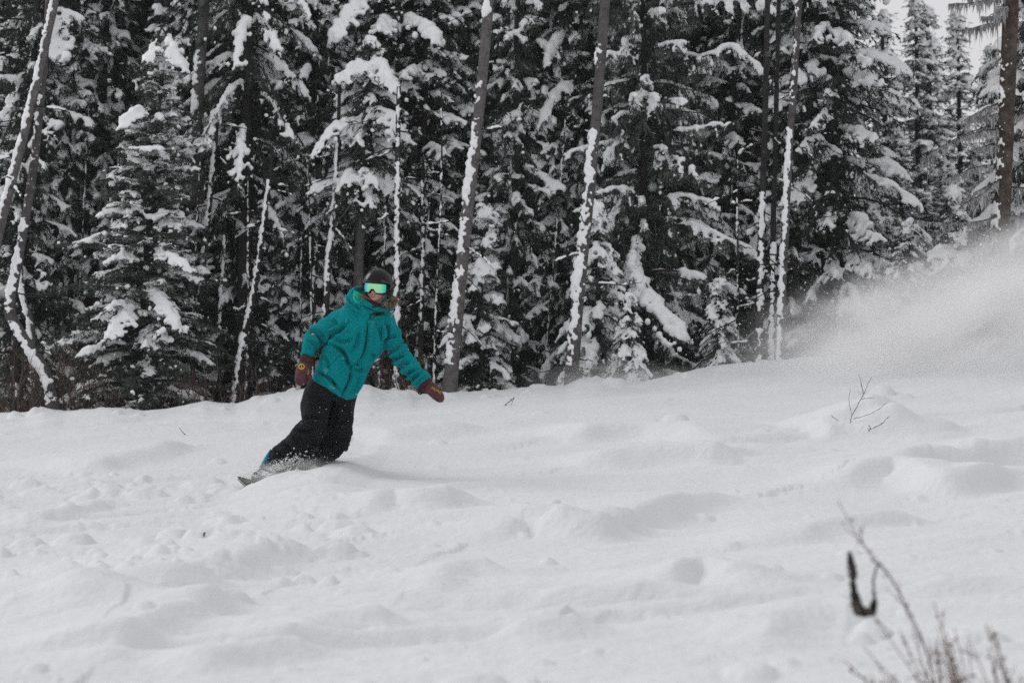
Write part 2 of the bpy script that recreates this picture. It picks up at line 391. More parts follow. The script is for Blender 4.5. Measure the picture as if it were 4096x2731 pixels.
def bough(r, P, L, wood, nee, snow, twig=0.22, dens=34, hang=0.35, nl=0.045, npt=7, snow_r=0.06, snow_p=0.7, wide=0.5, wr=0.012, s_rng=(0.12, 1.0), fat=1.0, tuft=.26):
    """one branch along polyline P: wood tube, side twigs with needles, a mat of snow with lobes hanging off it"""
    n = len(P); s = np.linspace(0, 1, n)
    T = unit(np.gradient(P, axis=0)); Sd = unit(np.cross(T, UP))
    v, f = tube(P, wr * (1.05 - s) * (0.5 + 0.5 * min(L, 1.5)) + 0.003, 4, cap=False); wood.add(v, f)
    k = max(4, int(L * dens))
    ss = r.uniform(0.10, 1.0, k); i = np.minimum((ss * (n - 1)).astype(int), n - 2); fr = (ss * (n - 1) - i)[:, None]
    p = P[i] * (1 - fr) + P[i + 1] * fr; t = T[i]; sd = Sd[i] * np.where(r.uniform(size=k) < .5, -1, 1)[:, None]
    tl = twig * r.uniform(.45, 1.1, k) * np.clip((1.05 - ss) * 2.2, .35, 1)
    d = unit(t * r.uniform(.35, .95, k)[:, None] + sd * r.uniform(.3, 1.0, k)[:, None] - UP * (hang * r.uniform(.4, 1.5, k))[:, None])
    tip = p + d * tl[:, None] - UP * (0.18 * hang * tl)[:, None]
    # twig blades (thin long triangles)
    w = unit(np.cross(d, r.normal(size=(k, 3)))) * 0.006
    nee.add(np.stack([p - w, p + w, tip], 1).reshape(-1, 3), np.arange(3 * k).reshape(-1, 3))
    # needle tufts along every twig
    q = r.uniform(0.05, 1.0, (k, npt)); base = p[:, None] + (tip - p)[:, None] * q[..., None]
    nd = unit(d[:, None] * 0.75 + r.normal(size=(k, npt, 3)) * 0.55 - UP * 0.12)
    ln = nl * r.uniform(.6, 1.3, (k, npt, 1)); ww = unit(np.cross(nd, r.normal(size=(k, npt, 3)))) * ln * 0.16
    m = k * npt
    nee.add(np.stack([base - ww, base + ww, base + nd * ln], 2).reshape(-1, 3), np.arange(3 * m).reshape(-1, 3))
    snow_r = snow_r * .68; wide = wide * .9
    if r.uniform() < snow_p and snow_r > 0:
        a, b = s_rng; a = a + r.uniform(0, .25); b = b - r.uniform(0, .15)
        step = snow_r * 0.85; ns = max(3, int((b - a) * L / step))
        sv = np.linspace(a, b, ns); j = np.minimum((sv * (n - 1)).astype(int), n - 2); g = (sv * (n - 1) - j)[:, None]
        c = P[j] * (1 - g) + P[j + 1] * g
        env = np.clip(np.minimum((sv - a) / (b - a + 1e-6) * 5 + .45, (b - sv) / (b - a + 1e-6) * 4 + .5), .4, 1)
        rr = snow_r * fat * env * np.clip(0.95 + 0.75 * pn(np.stack([sv * L * 5, np.full(ns, r.uniform(0, 99)), np.zeros(ns)], 1)) + r.normal(0, .10, ns), .45, 1.7)
        keep = pn(np.stack([sv * L * 3, np.full(ns, r.uniform(0, 99)), np.zeros(ns)], 1)) > -0.28
        c, rr, sdv = c[keep], rr[keep], Sd[j][keep]
        if len(c):
            cc = c + UP * (rr * 0.55)[:, None] + sdv * (r.normal(0, .25, len(c)) * rr)[:, None]
            snow.add(*blobs(cc, np.stack([rr * 1.15, rr * 1.15, rr * 0.9], 1), ICO1))
            # lobes spilling over the side twigs
            for sgn in (-1, 1):
                for q1 in (0.45, 0.8):
                    mk = r.uniform(size=len(c)) < 0.8 * wide
                    if not mk.any(): continue
                    off = twig * wide * q1 * r.uniform(.6, 1.3, mk.sum())
                    dn = off * (0.35 + 0.55 * hang) * r.uniform(.6, 1.5, mk.sum())
                    r2 = rr[mk] * r.uniform(.45, .8, mk.sum())
                    snow.add(*blobs(c[mk] + sgn * sdv[mk] * off[:, None] - UP * (dn - r2 * .5)[:, None], np.stack([r2, r2, r2 * 1.1], 1), ICO1))
            # thin fingers of snow along the side twigs
            mk = (r.uniform(size=k) < .5 * wide + .28) & (ss > a) & (ss < b)
            if mk.any():
                for q1, q2 in ((.28, .46), (.5, .42), (.7, .38), (.9, .3)):
                    r4 = np.clip(snow_r * fat * q2 * r.uniform(.7, 1.3, mk.sum()), .013, .05)
                    snow.add(*blobs(p[mk] + (tip - p)[mk] * q1 + UP * (r4 * .5)[:, None], r4, ICO1))
    # loose tufts of snow caught on single twigs
    mk = r.uniform(size=k) < tuft * snow_p
    if mk.any() and snow_r > 0:
        r3 = np.clip(r.normal(.024, .008, mk.sum()), .014, .045)
        for q1, q2 in ((.45, .8), (.62, 1.0), (.8, .75)):
            snow.add(*blobs(tip[mk] * q1 + p[mk] * (1 - q1) + UP * .012 + r.normal(0, .006, (mk.sum(), 3)), r3 * q2 * r.uniform(.6, 1.0, mk.sum()), ICO1))

def trunk_pts(r, H, wob=0.03, n=14):
    z = np.linspace(-0.4, H, n); x = np.cumsum(r.normal(0, wob / 3, n)); y = np.cumsum(r.normal(0, wob / 3, n))
    return np.stack([x - x[0], y - y[0], z], 1)

def conifer(seed, H, tr, clear, R, nb, shape=1.0, rise=0.15, droop=0.45, curl=0.15, lenj=(.7, 1.1), voxel=0.020, extra=(), whorl=True, barkm='bark_dark',
            needm='needle', tipr=0.05, az=None, snow_fn=None, strip=None, lean=0.0, low=.9, **bk):
    """returns (trunk mesh, crown mesh, snow mesh)"""
    r = rs(seed); wood, nee, snow = MB(), MB(), MB()
    tp = trunk_pts(r, H); tp[:, 0] += lean * (tp[:, 2] + .4); tz = tp[:, 2]
    def tpos(z): return np.array((np.interp(z, tz, tp[:, 0]), np.interp(z, tz, tp[:, 1]), z))
    ga = r.uniform(0, 6.28)
    zs = np.sort(clear + (H - clear - .05) * r.uniform(0, 1, nb) ** low)
    for i, z in enumerate(zs):
        t = (z - clear) / (H - clear)
        L = (R * (1 - t) ** shape * np.clip(0.62 + 6 * t, 0, 1) + tipr) * r.uniform(*lenj)
        a = ga + i * 2.39996 + r.normal(0, .25)
        if az is not None: a = r.uniform(*az)
        s = np.linspace(0, 1, 9)
        rr = L * s; el = rise + 0.5 * t
        dz = L * (el * s - droop * s ** 2 + curl * s ** 3) + L * .02 * r.normal(size=9).cumsum() * s
        bend = r.normal(0, .12) * L * s ** 2
        P = tpos(z) + np.stack([np.cos(a) * rr - np.sin(a) * bend, np.sin(a) * rr + np.cos(a) * bend, dz], 1)
        kw = dict(bk)
        if snow_fn: kw.update(snow_fn(r, t, L))
        bough(r, P, L, wood, nee, snow, **kw)
    for e in extra:
        P = resample(e[0], 12); L = np.linalg.norm(np.diff(P, axis=0), axis=1).sum()
        kw = dict(bk); kw.update(e[1]); bough(r, P, L, wood, nee, snow, **kw)
    # snowy leader
    if clear < H - 1 and bk.get('snow_r', 0.06) > 0:
        q = np.linspace(0, .35, 5); snow.add(*blobs(np.array([tpos(H - x) for x in q]) + r.normal(0, .02, (5, 3)), np.linspace(.03, .07, 5), ICO1))
    s = np.linspace(0, 1, len(tp)); tv, tf = tube(tp, tr * (1 - .85 * s) * (1 + .25 * np.exp(-s * 25)) + .008, 10)
    tm = make_mesh('trunk', tv, tf, [M[barkm]])
    wv, wf = wood.arrays(); nv, nf = nee.arrays()
    cm = make_mesh('crown', np.concatenate([wv, nv]), np.concatenate([wf, nf + len(wv)]), [M[barkm], M[needm]], smooth=False,
                   mi=np.concatenate([np.zeros(len(wf), int), np.ones(len(nf), int)]))
    if strip: trunk_snow(r, tp, tr, snow, **strip)
    sv, sf = snow.arrays()
    sm = None
    if len(sv):
        v, f, nn = remesh(sv, sf, voxel, 1, keep=.46)
        v = v + nn * (0.016 * pn(v * 13) + 0.011 * pn(v * 31))[:, None]
        sm = make_mesh('snow_load', v, f, [M['snow_tree']])
    return tm, cm, sm

def trunk_snow(r, tp, tr, snow, ang=200, spread=35, z0=0.3, z1=99, rr=0.05, gaps=0.25, dens=1.0):
    """wind-packed snow stuck to one side of a trunk"""
    z = z0; H = tp[-1, 2]; gap_until = -1
    while z < min(z1, H - .1):
        if z > gap_until:
            if r.uniform() < gaps * .06: gap_until = z + r.uniform(.1, .6)
            c = np.array((np.interp(z, tp[:, 2], tp[:, 0]), np.interp(z, tp[:, 2], tp[:, 1]), z))
            t_r = tr * (1 - .85 * (z + .4) / (H + .4)) + .008
            for _ in range(2):
                a = math.radians(ang + r.normal(0, spread * .5)); q = rr * r.uniform(.45, 1.0)
                c2 = c + np.array((math.cos(a), math.sin(a), 0)) * (t_r + q * .15) + UP * r.uniform(-.03, .03)
                snow.add(*blobs([c2], [[q * .8, q * .8, q * 1.15]], ICO1))
        z += rr * .55 / dens

def place(name, proto, loc, rz=0.0, sc=1.0, lean=(0, 0), label=None, cat='tree', group=None):
    """a tree thing: an Empty at its foot with trunk, crown and snow"""
    e = empty(name, loc, (lean[0], lean[1], 0), sc)
    m = Matrix.Rotation(lean[1], 4, 'Y') @ Matrix.Rotation(lean[0], 4, 'X') @ Matrix.Rotation(rz, 4, 'Z')
    e.rotation_euler = m.to_euler()
    for nm, me in zip(('trunk', 'crown', 'snow_load'), proto):
        if me is None: continue
        c = obj(nm, me, e)
        if nm == 'snow_load': c['kind'] = 'stuff'
    if label: tag(e, label, cat, group)
    return e

def foot(x, Y, dz=-0.05):
    """ground point under view column x (2352 wide) at depth Y"""
    X = (x * K - 2048) / FP * Y * 1.0
    return np.array((X, Y, gz(X, Y) + dz))
def lean_of(x0, y0, x1, y1): return math.atan2(x1 - x0, y0 - y1)

# --- hero trees, one mesh set each --------------------------------------------------------------
def loc_br(base, Y, pts, dys, **kw):
    P = np.array([V(x, y, Y + dy) for (x, y), dy in zip(pts, dys)]) - np.asarray(base)
    return (P, kw)

# A: young fir on the left
fA = foot(305, 23.6)
exA = [loc_br(fA, 23.6, p, d, snow_p=1.0, **k) for p, d, k in [
    ([(372, 62), (352, 108), (332, 142)], (0, -.25, -.4), dict(snow_r=.075, wide=.6)), ([(374, 66), (396, 112), (428, 168)], (0, -.25, -.45), dict(snow_r=.08, wide=.7)),
    ([(350, 262), (305, 262), (270, 308)], (0, -.5, -.75), dict(snow_r=.085, wide=.5)), ([(345, 420), (300, 352), (345, 345), (395, 345)], (0, -.4, -.6, -.6), dict(snow_r=.05, wide=.3)),
    ([(330, 640), (370, 690), (415, 765)], (0, -.6, -.9), dict(snow_r=.08, wide=.7)), ([(325, 560), (390, 590), (452, 630)], (0, -.6, -.8), dict(snow_r=.06, wide=.4)),
    ([(325, 700), (290, 720), (240, 790)], (0, -.7, -1.0), dict(snow_r=.075, wide=.8)), ([(340, 480), (270, 520), (130, 580)], (0, -.3, -.4), dict(snow_r=.03, wide=.2)), ([(335, 620), (230, 560), (140, 560)], (0, -.3, -.4), dict(snow_r=.03, wide=.2))]]
fir_a = conifer(11, 4.75, .05, .02, 1.32, 310, shape=.9, low=1.3, rise=.18, droop=.5, curl=.1, lenj=(.6, 1.15), needm='needle2', extra=exA, lean=math.tan(lean_of(305, 945, 372, 55)), twig=.26, dens=50, hang=.25, npt=8, nl=.042,
                snow_fn=lambda r, t, L: dict(snow_p=.5 if t < .8 else .9, snow_r=r.choice([r.uniform(.025, .045), r.uniform(.05, .075)]), wide=r.uniform(.2, .8)))
place('fir_tree', fir_a, fA, 0, 1.0, (0, 0), 'full young green fir left of the snowboarder, branches bare of snow at the tips')

# small firs
fir_b = conifer(12, 2.7, .05, .05, .70, 130, shape=.8, rise=.1, droop=.75, curl=.1, needm='needle2', twig=.2, dens=46, hang=.4, npt=8, nl=.04,
                snow_fn=lambda r, t, L: dict(snow_p=.6, snow_r=r.uniform(.04, .085), wide=r.uniform(.3, .8)))
fir_c = conifer(13, 2.3, .045, .05, .66, 115, shape=.75, rise=.05, droop=.85, curl=.05, needm='needle2', twig=.2, dens=46, hang=.45, npt=8, nl=.04,
                snow_fn=lambda r, t, L: dict(snow_p=.7, snow_r=r.uniform(.05, .095), wide=r.uniform(.3, .9)))
place('fir_tree', fir_b, foot(1105, 24.2), 1.3, .98, (0, .01), 'small snow-heaped fir just right of the leaning trunk nearest the snowboarder')
place('fir_tree', fir_b, foot(650, 25.2), 3.9, 1.0, (0, .03), 'small snowy fir between the full green fir and the snowboarder')
place('fir_tree', fir_c, foot(1452, 23.2), 2.0, .52, (0, .0), 'tiny cone-shaped fir buried in snow at the edge of the slope')
place('fir_tree', fir_c, foot(1372, 23.9), .4, 1.05, (0, -.02), 'stout small fir smothered in snow just right of the second leaning trunk')
place('fir_tree', fir_c, foot(1640, 24.0), 5.1, .6, (0, .05), 'low snow-covered fir under the weeping spruce, beside the thin snowy trunks')
place('fir_tree', fir_c, foot(2215, 23.8), 2.7, .95, (0, .0), 'small fir fading into the powder cloud beneath the thick brown trunk')
place('fir_tree', fir_b, foot(2060, 24.2), 2.7, .75, (0, .1), 'small fir half hidden by drifting powder at the foot of the dark spruce')

# C: tree whose crown sits on a bare stem above the snowboarder
fD, fE = foot(806, 24.3), foot(905, 25.4); hk = dict(snow_p=1.0, hang=.6)
exD = [loc_br(fD, 24.3, p, d, **{**hk, **k}) for p, d, k in [
    ([(845, 118), (880, 158), (918, 218)], (0, -.3, -.5), dict(snow_r=.095, wide=.8)), ([(842, 122), (800, 165), (768, 192)], (0, -.3, -.5), dict(snow_r=.075, wide=.7)),
    ([(838, 250), (900, 268), (928, 335)], (0, -.4, -.6), dict(snow_r=.085, wide=.9)), ([(836, 250), (770, 290), (705, 372)], (0, -.4, -.6), dict(snow_r=.065, wide=.7)),
    ([(822, 412), (845, 398), (872, 432)], (0, -.4, -.6), dict(snow_r=.075, wide=.8)), ([(822, 412), (800, 400), (780, 440)], (0, -.4, -.6), dict(snow_r=.07, wide=.8))]]
exE = [loc_br(fE, 25.4, p, d, **{**hk, **k}) for p, d, k in [
    ([(912, 66), (945, 48), (985, 68), (1012, 112)], (0, -.5, -.9, -1.1), dict(snow_r=.12, wide=.9)), ([(912, 60), (885, 48), (870, 70)], (0, -.6, -1.0), dict(snow_r=.10, wide=.8)),
    ([(914, 40), (840, 0), (790, 40), (760, 100)], (0, -.6, -.9, -1.0), dict(snow_r=.10, wide=.9)), ([(914, 90), (1000, 120), (1085, 132)], (0, -.4, -.6), dict(snow_r=.055, wide=.5))]]
hang_kw = dict(twig=.24, dens=44, hang=.55, npt=8, nl=.042)
fir_d = conifer(14, 4.75, .085, 2.5, .80, 130, shape=.6, rise=.1, droop=.75, curl=.1, needm='needle', barkm='bark', extra=exD, lean=.05, **hang_kw,
                snow_fn=lambda r, t, L: dict(snow_p=.6, snow_r=r.uniform(.04, .09), wide=r.uniform(.4, .9)))
place('fir_tree', fir_d, fD, 0, 1.0, (0, 0), 'fir with a snow-capped crown on a bare stem right above the snowboarder')
fir_e = conifer(15, 7.5, .10, 3.9, 1.0, 120, shape=.5, rise=.1, droop=.6, curl=.1, needm='needle', barkm='bark', extra=exE, lean=.02, **hang_kw,
                snow_fn=lambda r, t, L: dict(snow_p=.55, snow_r=r.uniform(.045, .10), wide=r.uniform(.4, .9)))
place('fir_tree', fir_e, fE, 0, 1.0, (0, 0), 'tall fir whose lowest snow-capped boughs hang over the snowboarder')
place('fir_tree', fir_e, foot(775, 27.0), 2.9, 1.05, (0, .0), 'tall fir with snow-laden boughs behind the crown above the snowboarder')

# P: drooping dark boughs hanging into the top of the picture
spruce_p = conifer(16, 9.0, .10, 2.9, 1.35, 190, shape=.45, rise=.0, droop=1.0, curl=.15, lenj=(.75, 1.05), needm='needle', **dict(twig=.30, dens=40, hang=1.1, npt=9, nl=.045),
                snow_fn=lambda r, t, L: dict(snow_p=.6, snow_r=r.uniform(.05, .085), wide=r.uniform(.2, .6)))
place('spruce_tree', spruce_p, foot(555, 24.8), .3, 1.0, (0, .02), 'spruce with dark drooping boughs hanging down beside the full green fir')

# G: big weeping spruce right of the middle
GY = 24.8; fG = foot(1478, GY)
gk = dict(twig=.30, hang=1.7, dens=60, npt=10, snow_p=1.0, wide=.15)
ex = [loc_br(fG, GY, p, d, **{**gk, **k}) for p, d, k in [
    ([(1488, 300), (1560, 300), (1620, 292), (1695, 276)], (0, -.3, -.5, -.6), dict(snow_r=.052)),
    ([(1482, 378), (1520, 368), (1570, 372), (1608, 412)], (0, -.3, -.6, -.9), dict(snow_r=.062)),
    ([(1495, 150), (1570, 142), (1640, 122), (1690, 108), (1775, 190)], (0, -.2, -.4, -.5, -.6), dict(snow_r=.055)),
    ([(1482, 462), (1540, 452), (1600, 455), (1655, 474)], (0, -.3, -.4, -.5), dict(snow_r=.058)),
    ([(1490, 535), (1580, 515), (1660, 545), (1755, 592)], (0, -.3, -.5, -.6), dict(snow_r=.055)),
    ([(1480, 625), (1560, 622), (1650, 650), (1745, 692)], (0, -.3, -.5, -.6), dict(snow_r=.06)),
    ([(1470, 590), (1455, 640), (1510, 705), (1585, 785)], (0, -.6, -.9, -1.2), dict(snow_r=.115, wide=.9, hang=.9)),
    ([(1474, 540), (1462, 560), (1450, 600), (1455, 640)], (0, -.3, -.6, -.8), dict(snow_r=.10, wide=.5)),
    ([(1495, 30), (1600, 5), (1700, 2), (1790, 25)], (0, -.3, -.4, -.5), dict(snow_r=.075)),
    ([(1486, 225), (1470, 218), (1500, 222), (1515, 235)], (0, -.4, -.6, -.7), dict(snow_r=.075)),
    ([(1486, 240), (1560, 205), (1620, 225), (1660, 245)], (0, .3, .3, .2), dict(snow_r=.05)),
    ([(1480, 420), (1430, 450), (1405, 500), (1385, 545)], (0, -.2, -.3, -.3), dict(snow_r=.055)),
    ([(1480, 330), (1440, 320), (1400, 345), (1380, 390)], (0, -.2, -.3, -.3), dict(snow_r=.055)),
    ([(1490, 100), (1450, 90), (1425, 100)], (0, -.2, -.4), dict(snow_r=.07)),
    ([(1480, 690), (1560, 715), (1640, 760), (1690, 830)], (0, -.2, -.4, -.5), dict(snow_r=.06, wide=.4)),
    ([(1480, 660), (1430, 690), (1400, 760)], (0, -.3, -.4), dict(snow_r=.09, wide=.7)),
    ([(1482, 480), (1600, 490), (1700, 500), (1780, 520)], (0, .3, .5, .6), dict(snow_r=.045)),
    ([(1490, 360), (1600, 350), (1720, 380), (1780, 390)], (0, .3, .5, .6), dict(snow_r=.05)),
]]
spruce_g = conifer(17, 9.0, .05, .2, 1.40, 250, shape=.5, rise=.05, droop=.45, curl=.1, lenj=(.5, 1.0), needm='needle2', extra=ex, twig=.28, dens=46, hang=1.5, npt=9, nl=.042,
                snow_fn=lambda r, t, L: dict(snow_p=.5, snow_r=r.uniform(.04, .065), wide=r.uniform(.1, .4)))
place('spruce_tree', spruce_g, fG, 0, 1.0, (0, 0), 'big weeping spruce right of the second leaning trunk, snow lying along its level boughs')

# spruce behind the second leaning trunk
FY = 25.6; fF = foot(1312, FY); fk = dict(twig=.26, hang=1.0, dens=40, npt=8, snow_p=1.0, wide=.35)
ex = [loc_br(fF, FY, p, d, **{**fk, **k}) for p, d, k in [
    ([(1335, 165), (1290, 190), (1245, 230), (1212, 310)], (0, -.3, -.5, -.7), dict(snow_r=.085)),
    ([(1330, 370), (1290, 400), (1250, 430), (1215, 485)], (0, -.3, -.5, -.7), dict(snow_r=.06)),
    ([(1330, 545), (1270, 570), (1225, 600), (1182, 655)], (0, -.3, -.5, -.7), dict(snow_r=.05)),
    ([(1325, 600), (1270, 635), (1215, 650), (1190, 680)], (0, -.4, -.7, -.9), dict(snow_r=.04)),
    ([(1320, 690), (1270, 690), (1230, 710), (1195, 740)], (0, -.4, -.7, -.9), dict(snow_r=.045)),
    ([(1335, 300), (1290, 310), (1250, 340), (1220, 360)], (0, -.3, -.5, -.7), dict(snow_r=.05)),
    ([(1320, 800), (1290, 800), (1260, 830), (1235, 870)], (0, -.5, -.9, -1.0), dict(snow_r=.06)),
    ([(1335, 60), (1280, 70), (1240, 110), (1225, 170)], (0, -.3, -.5, -.7), dict(snow_r=.09))]]
spruce_f = conifer(18, 9.0, .08, .3, 1.0, 210, shape=.4, rise=.05, droop=.75, curl=.1, lenj=(.5, 1.0), needm='needle', extra=ex, twig=.26, dens=38, hang=.9, npt=8, nl=.042,
                snow_fn=lambda r, t, L: dict(snow_p=.55, snow_r=r.uniform(.035, .06), wide=r.uniform(.2, .6)))
place('spruce_tree', spruce_f, fF, 0, 1.0, (0, .03), 'spruce with arched snowy boughs directly behind the second leaning trunk')

# I: broad dark spruce before the sky gap
spruce_i = conifer(19, 8.6, .11, .15, 1.42, 330, shape=.62, rise=.08, droop=.62, curl=.12, lenj=(.65, 1.05), needm='needle', twig=.30, dens=44, hang=.75, npt=9, nl=.045, voxel=.023,
                snow_fn=lambda r, t, L: dict(snow_p=.55, snow_r=r.uniform(.045, .10), wide=r.uniform(.3, .9)))
place('spruce_tree', spruce_i, foot(1925, 25.2), .5, (1.0, 1.0, 1.1), (0, -.01), 'broad dark spruce with snow-weighted boughs, left of the gap of open sky')

# J: slim spires beyond the gap
def spire(seed, H, R, nb, sp=.7):
    return conifer(seed, H, .10, .2, R, nb, shape=.8, rise=.05, droop=.55, curl=.12, lenj=(.6, 1.1), needm='needle', twig=.28, dens=34, hang=.45, npt=8, nl=.06, voxel=.030,
                   snow_fn=lambda r, t, L: dict(snow_p=sp, snow_r=r.uniform(.06, .125), wide=r.uniform(.2, .7), tuft=.1))
spire_a, spire_b = spire(31, 9.4, 1.05, 260), spire(32, 8.2, .98, 235)
for (x, Y, top, pr, rz, lab) in [
    (2118, 37, -18, spire_a, .3, 'tall slim spruce spire standing against the open sky, left one of the close pair'),
    (2152, 38, 12, spire_b, 2.1, 'slightly lower spruce spire against the sky, right one of the close pair'),
    (2042, 36, 25, spire_b, 4.0, 'slim spruce spire at the left edge of the open sky, behind the broad dark spruce'),
    (2216, 39, 20, spire_a, 5.0, 'thin spruce spire right of the open sky, left of the thick brown trunk'),
    (2185, 33, 330, spire_b, 1.1, 'lower snow-loaded spruce filling the bottom of the sky gap'),
    (2130, 30, 440, spire_a, 3.3, 'snow-heaped spruce with a rounded top in front of the pair of spires'),
    (2075, 31, 300, spire_a, 2.3, 'snow-loaded spruce between the broad dark spruce and the pair of spires'),
    (2250, 29, 330, spire_b, .2, 'snow-thick spruce just left of the thick brown trunk'),
    (2335, 28, 180, spire_a, .9, 'snow-thick spruce behind the thick brown trunk at the picture edge'),
    (2210, 27, 520, spire_b, 2.9, 'low snowy spruce left of the foot of the thick brown trunk'),
    (2390, 27, 400, spire_b, 1.9, 'snowy spruce cut by the right edge of the picture'),
    (2290, 33, 100, spire_a, 3.9, 'tall snowy spruce seen behind the lichen curtains beside the brown trunk')]:
    p = foot(x, Y); H = 9.4 if pr is spire_a else 8.2
    sc = (V(x, top, Y)[2] - p[2]) / H
    w_ = max(sc, .62) * 1.25; place('spruce_tree', pr, p, rz, (w_, w_, sc), (0, 0), lab)

place('spruce_tree', spruce_i, foot(2400, 25.0), 4.2, (.8, .8, 1.1), (0, .0), 'dark spruce at the far right edge, beyond the thick brown trunk')
# --- leaning bare trunks with wind-packed snow ---------------------------------------------------
def bare_trunk(name, pts, Y, r0, r1, label, barkm='bark', snowp=None, stubs=10, seed=1, cat='tree', lichen=False, dead=(.25, .8)):
    r = rs(seed)
    P = np.array([V(x, y, Y) for x, y in pts]); base = P[0].copy()
    P = resample(P - base, 26); s = np.linspace(0, 1, 26)
    v, f = tube(P, (r0 + (r1 - r0) * s) * (1 + .3 * np.exp(-s * 30)) * (1 + .03 * r.normal(size=26)), 14)
    e = empty(name, base)
    obj('trunk', make_mesh('trunk', v, f, [M[barkm]]), e)
    sn, li = MB(), MB()
    for i in range(stubs):
        t = r.uniform(.06, .98); c = np.array([np.interp(t, s, P[:, k]) for k in range(3)]); rad = r0 + (r1 - r0) * t
        a = r.uniform(0, 6.28) if not lichen or t < .45 else r.normal(3.4, .9); L = r.uniform(*dead); q = np.linspace(0, 1, 7)
        B = c + np.stack([np.cos(a) * (rad * .7 + L * q), np.sin(a) * (rad * .7 + L * q), L * (-.15 * q + r.uniform(-.35, .2) * q ** 2) + r.normal(0, .012, 7).cumsum()], 1)
        bv, bf = tube(B, np.linspace(.010, .003, 7), 4); obj('branch', make_mesh('branch', bv, bf, [M['bark_dark']]), e)
        if lichen:
            m = 150; qq = r.uniform(.1, 1, m); b = np.stack([np.interp(qq, q, B[:, k]) for k in range(3)], 1)
            ln = np.clip(r.lognormal(-2.0, .6, m), .03, .5)[:, None] * (0.5 + pn(np.stack([qq * 6, np.full(m, i * 3.1), np.zeros(m)], 1)) * 1.2).clip(.15, 1.3)[:, None]
            w = r.normal(size=(m, 3)) * .0055; w[:, 2] = 0
            tipp = b - UP * ln + r.normal(0, .02, (m, 3))
            li.add(np.stack([b - w * 2, b + w * 2, tipp], 1).reshape(-1, 3), np.arange(3 * m).reshape(-1, 3))
        if r.uniform() < (.25 if lichen else .5) and snowp:
            qs = np.linspace(r.uniform(.1, .4), r.uniform(.6, 1), int(L / .022)); C = np.stack([np.interp(qs, q, B[:, k]) for k in range(3)], 1)
            rq = .014 + .030 * pn(np.stack([qs * L * 11, np.full(len(qs), i * 1.9 + seed), np.zeros(len(qs))], 1)); C, rq = C[rq > .009], rq[rq > .009].clip(0, .03)
            if not len(rq): continue
            sn.add(*blobs(C + UP * rq[:, None] * .7, rq, ICO1))
    if snowp:
        for (y0, y1, ang, rr, den) in snowp:          # stretches of packed snow between two view rows
            t0 = np.interp(-y0, -np.array([p[1] for p in pts], float), np.linspace(0, 1, len(pts))); t1 = np.interp(-y1, -np.array([p[1] for p in pts], float), np.linspace(0, 1, len(pts)))
            L = np.linalg.norm(np.diff(P, axis=0), axis=1).sum() * (t1 - t0); n = int(L / (rr * .38))
            for t in np.linspace(t0, t1, max(n, 2)):
                if r.uniform() > den: continue
                c = np.array([np.interp(t, s, P[:, k]) for k in range(3)]); rad = r0 + (r1 - r0) * t
                env = float(np.clip(.84 + 1.0 * pn(np.array([[t * 22, seed * 7.7, y0]]))[0] + .6 * pn(np.array([[t * 70, seed * 3.7, y0]]))[0], 0, 1.25))
                if env < .3: continue
                for _ in range(3):
                    a = math.radians(ang + r.normal(0, 26)); q = .8 * rr * env * r.uniform(.4, 1.0)
                    sn.add(*blobs([c + np.array((math.cos(a), math.sin(a), 0)) * (rad + q * .1) + UP * r.uniform(-.03, .03)], [[q * .8, q * .8, q]], ICO1))
    if li.n: obj('lichen', li.mesh('lichen', M['lichen'], smooth=False), e, kind='stuff')
    sv, sf = sn.arrays()
    if len(sv):
        v, f, nn = remesh(sv, sf, .015, 0, keep=.55)
        v = v + nn * (0.012 * pn(v * 22) + .010 * pn(v * 48))[:, None]
        obj('snow_load', make_mesh('snow_load', v, f, [M['snow_tree']]), e, kind='stuff')
    tag(e, label, cat)
    return e

def yb(x, Y):           # view row at which the ground meets column x at depth Y
    p = foot(x, Y, -.15); q = math.tan(math.atan(p[2] / p[1]) - PITCH); return (1365.5 - q * FP) / K
bare_trunk('bare_tree', [(1028, yb(1028, 22.9)), (1052, 700), (1075, 480), (1104, 220), (1128, -60), (1150, -330)], 22.9, .084, .05,
    'tall bare leaning trunk right of the snowboarder, packed snow down its left side', snowp=[(835, 770, 235, .055, 1), (745, 480, 235, .052, 1), (465, 225, 235, .048, .95), (205, 180, 235, .05, .7), (35, -200, 235, .05, 1)], seed=41, stubs=14)
bare_trunk('bare_tree', [(1308, yb(1308, 22.8)), (1328, 680), (1350, 470), (1372, 240), (1394, -50), (1415, -330)], 22.8, .078, .052,
    'second tall leaning trunk at the slope edge, unbroken snow stripe on its left', snowp=[(835, 300, 240, .053, 1), (165, 85, 200, .045, .8)], seed=42, stubs=9)
bare_trunk('bare_tree', [(1788, yb(1788, 23.2)), (1800, 600), (1814, 330), (1832, 60), (1846, -250)], 23.2, .048, .036,
    'thin upright trunk striped with snow, left of the broad dark spruce', snowp=[(832, 300, 235, .040, .95), (270, -100, 235, .03, .35)], seed=43, stubs=14)
bare_trunk('bare_tree', [(1742, yb(1742, 23.6)), (1748, 560), (1757, 280), (1768, -250)], 23.6, .048, .03,
    'dark thin trunk just left of the thin snow-striped trunk', barkm='bark_dark', snowp=[(840, 430, 260, .042, .55)], seed=44, stubs=16)
bare_trunk('bare_tree', [(1768, yb(1768, 24.0)), (1775, 560), (1782, 280), (1795, -250)], 24.0, .038, .026,
    'slimmest of the three thin trunks left of the broad dark spruce', barkm='bark_dark', snowp=[(840, 560, 270, .04, .8)], seed=45, stubs=14)
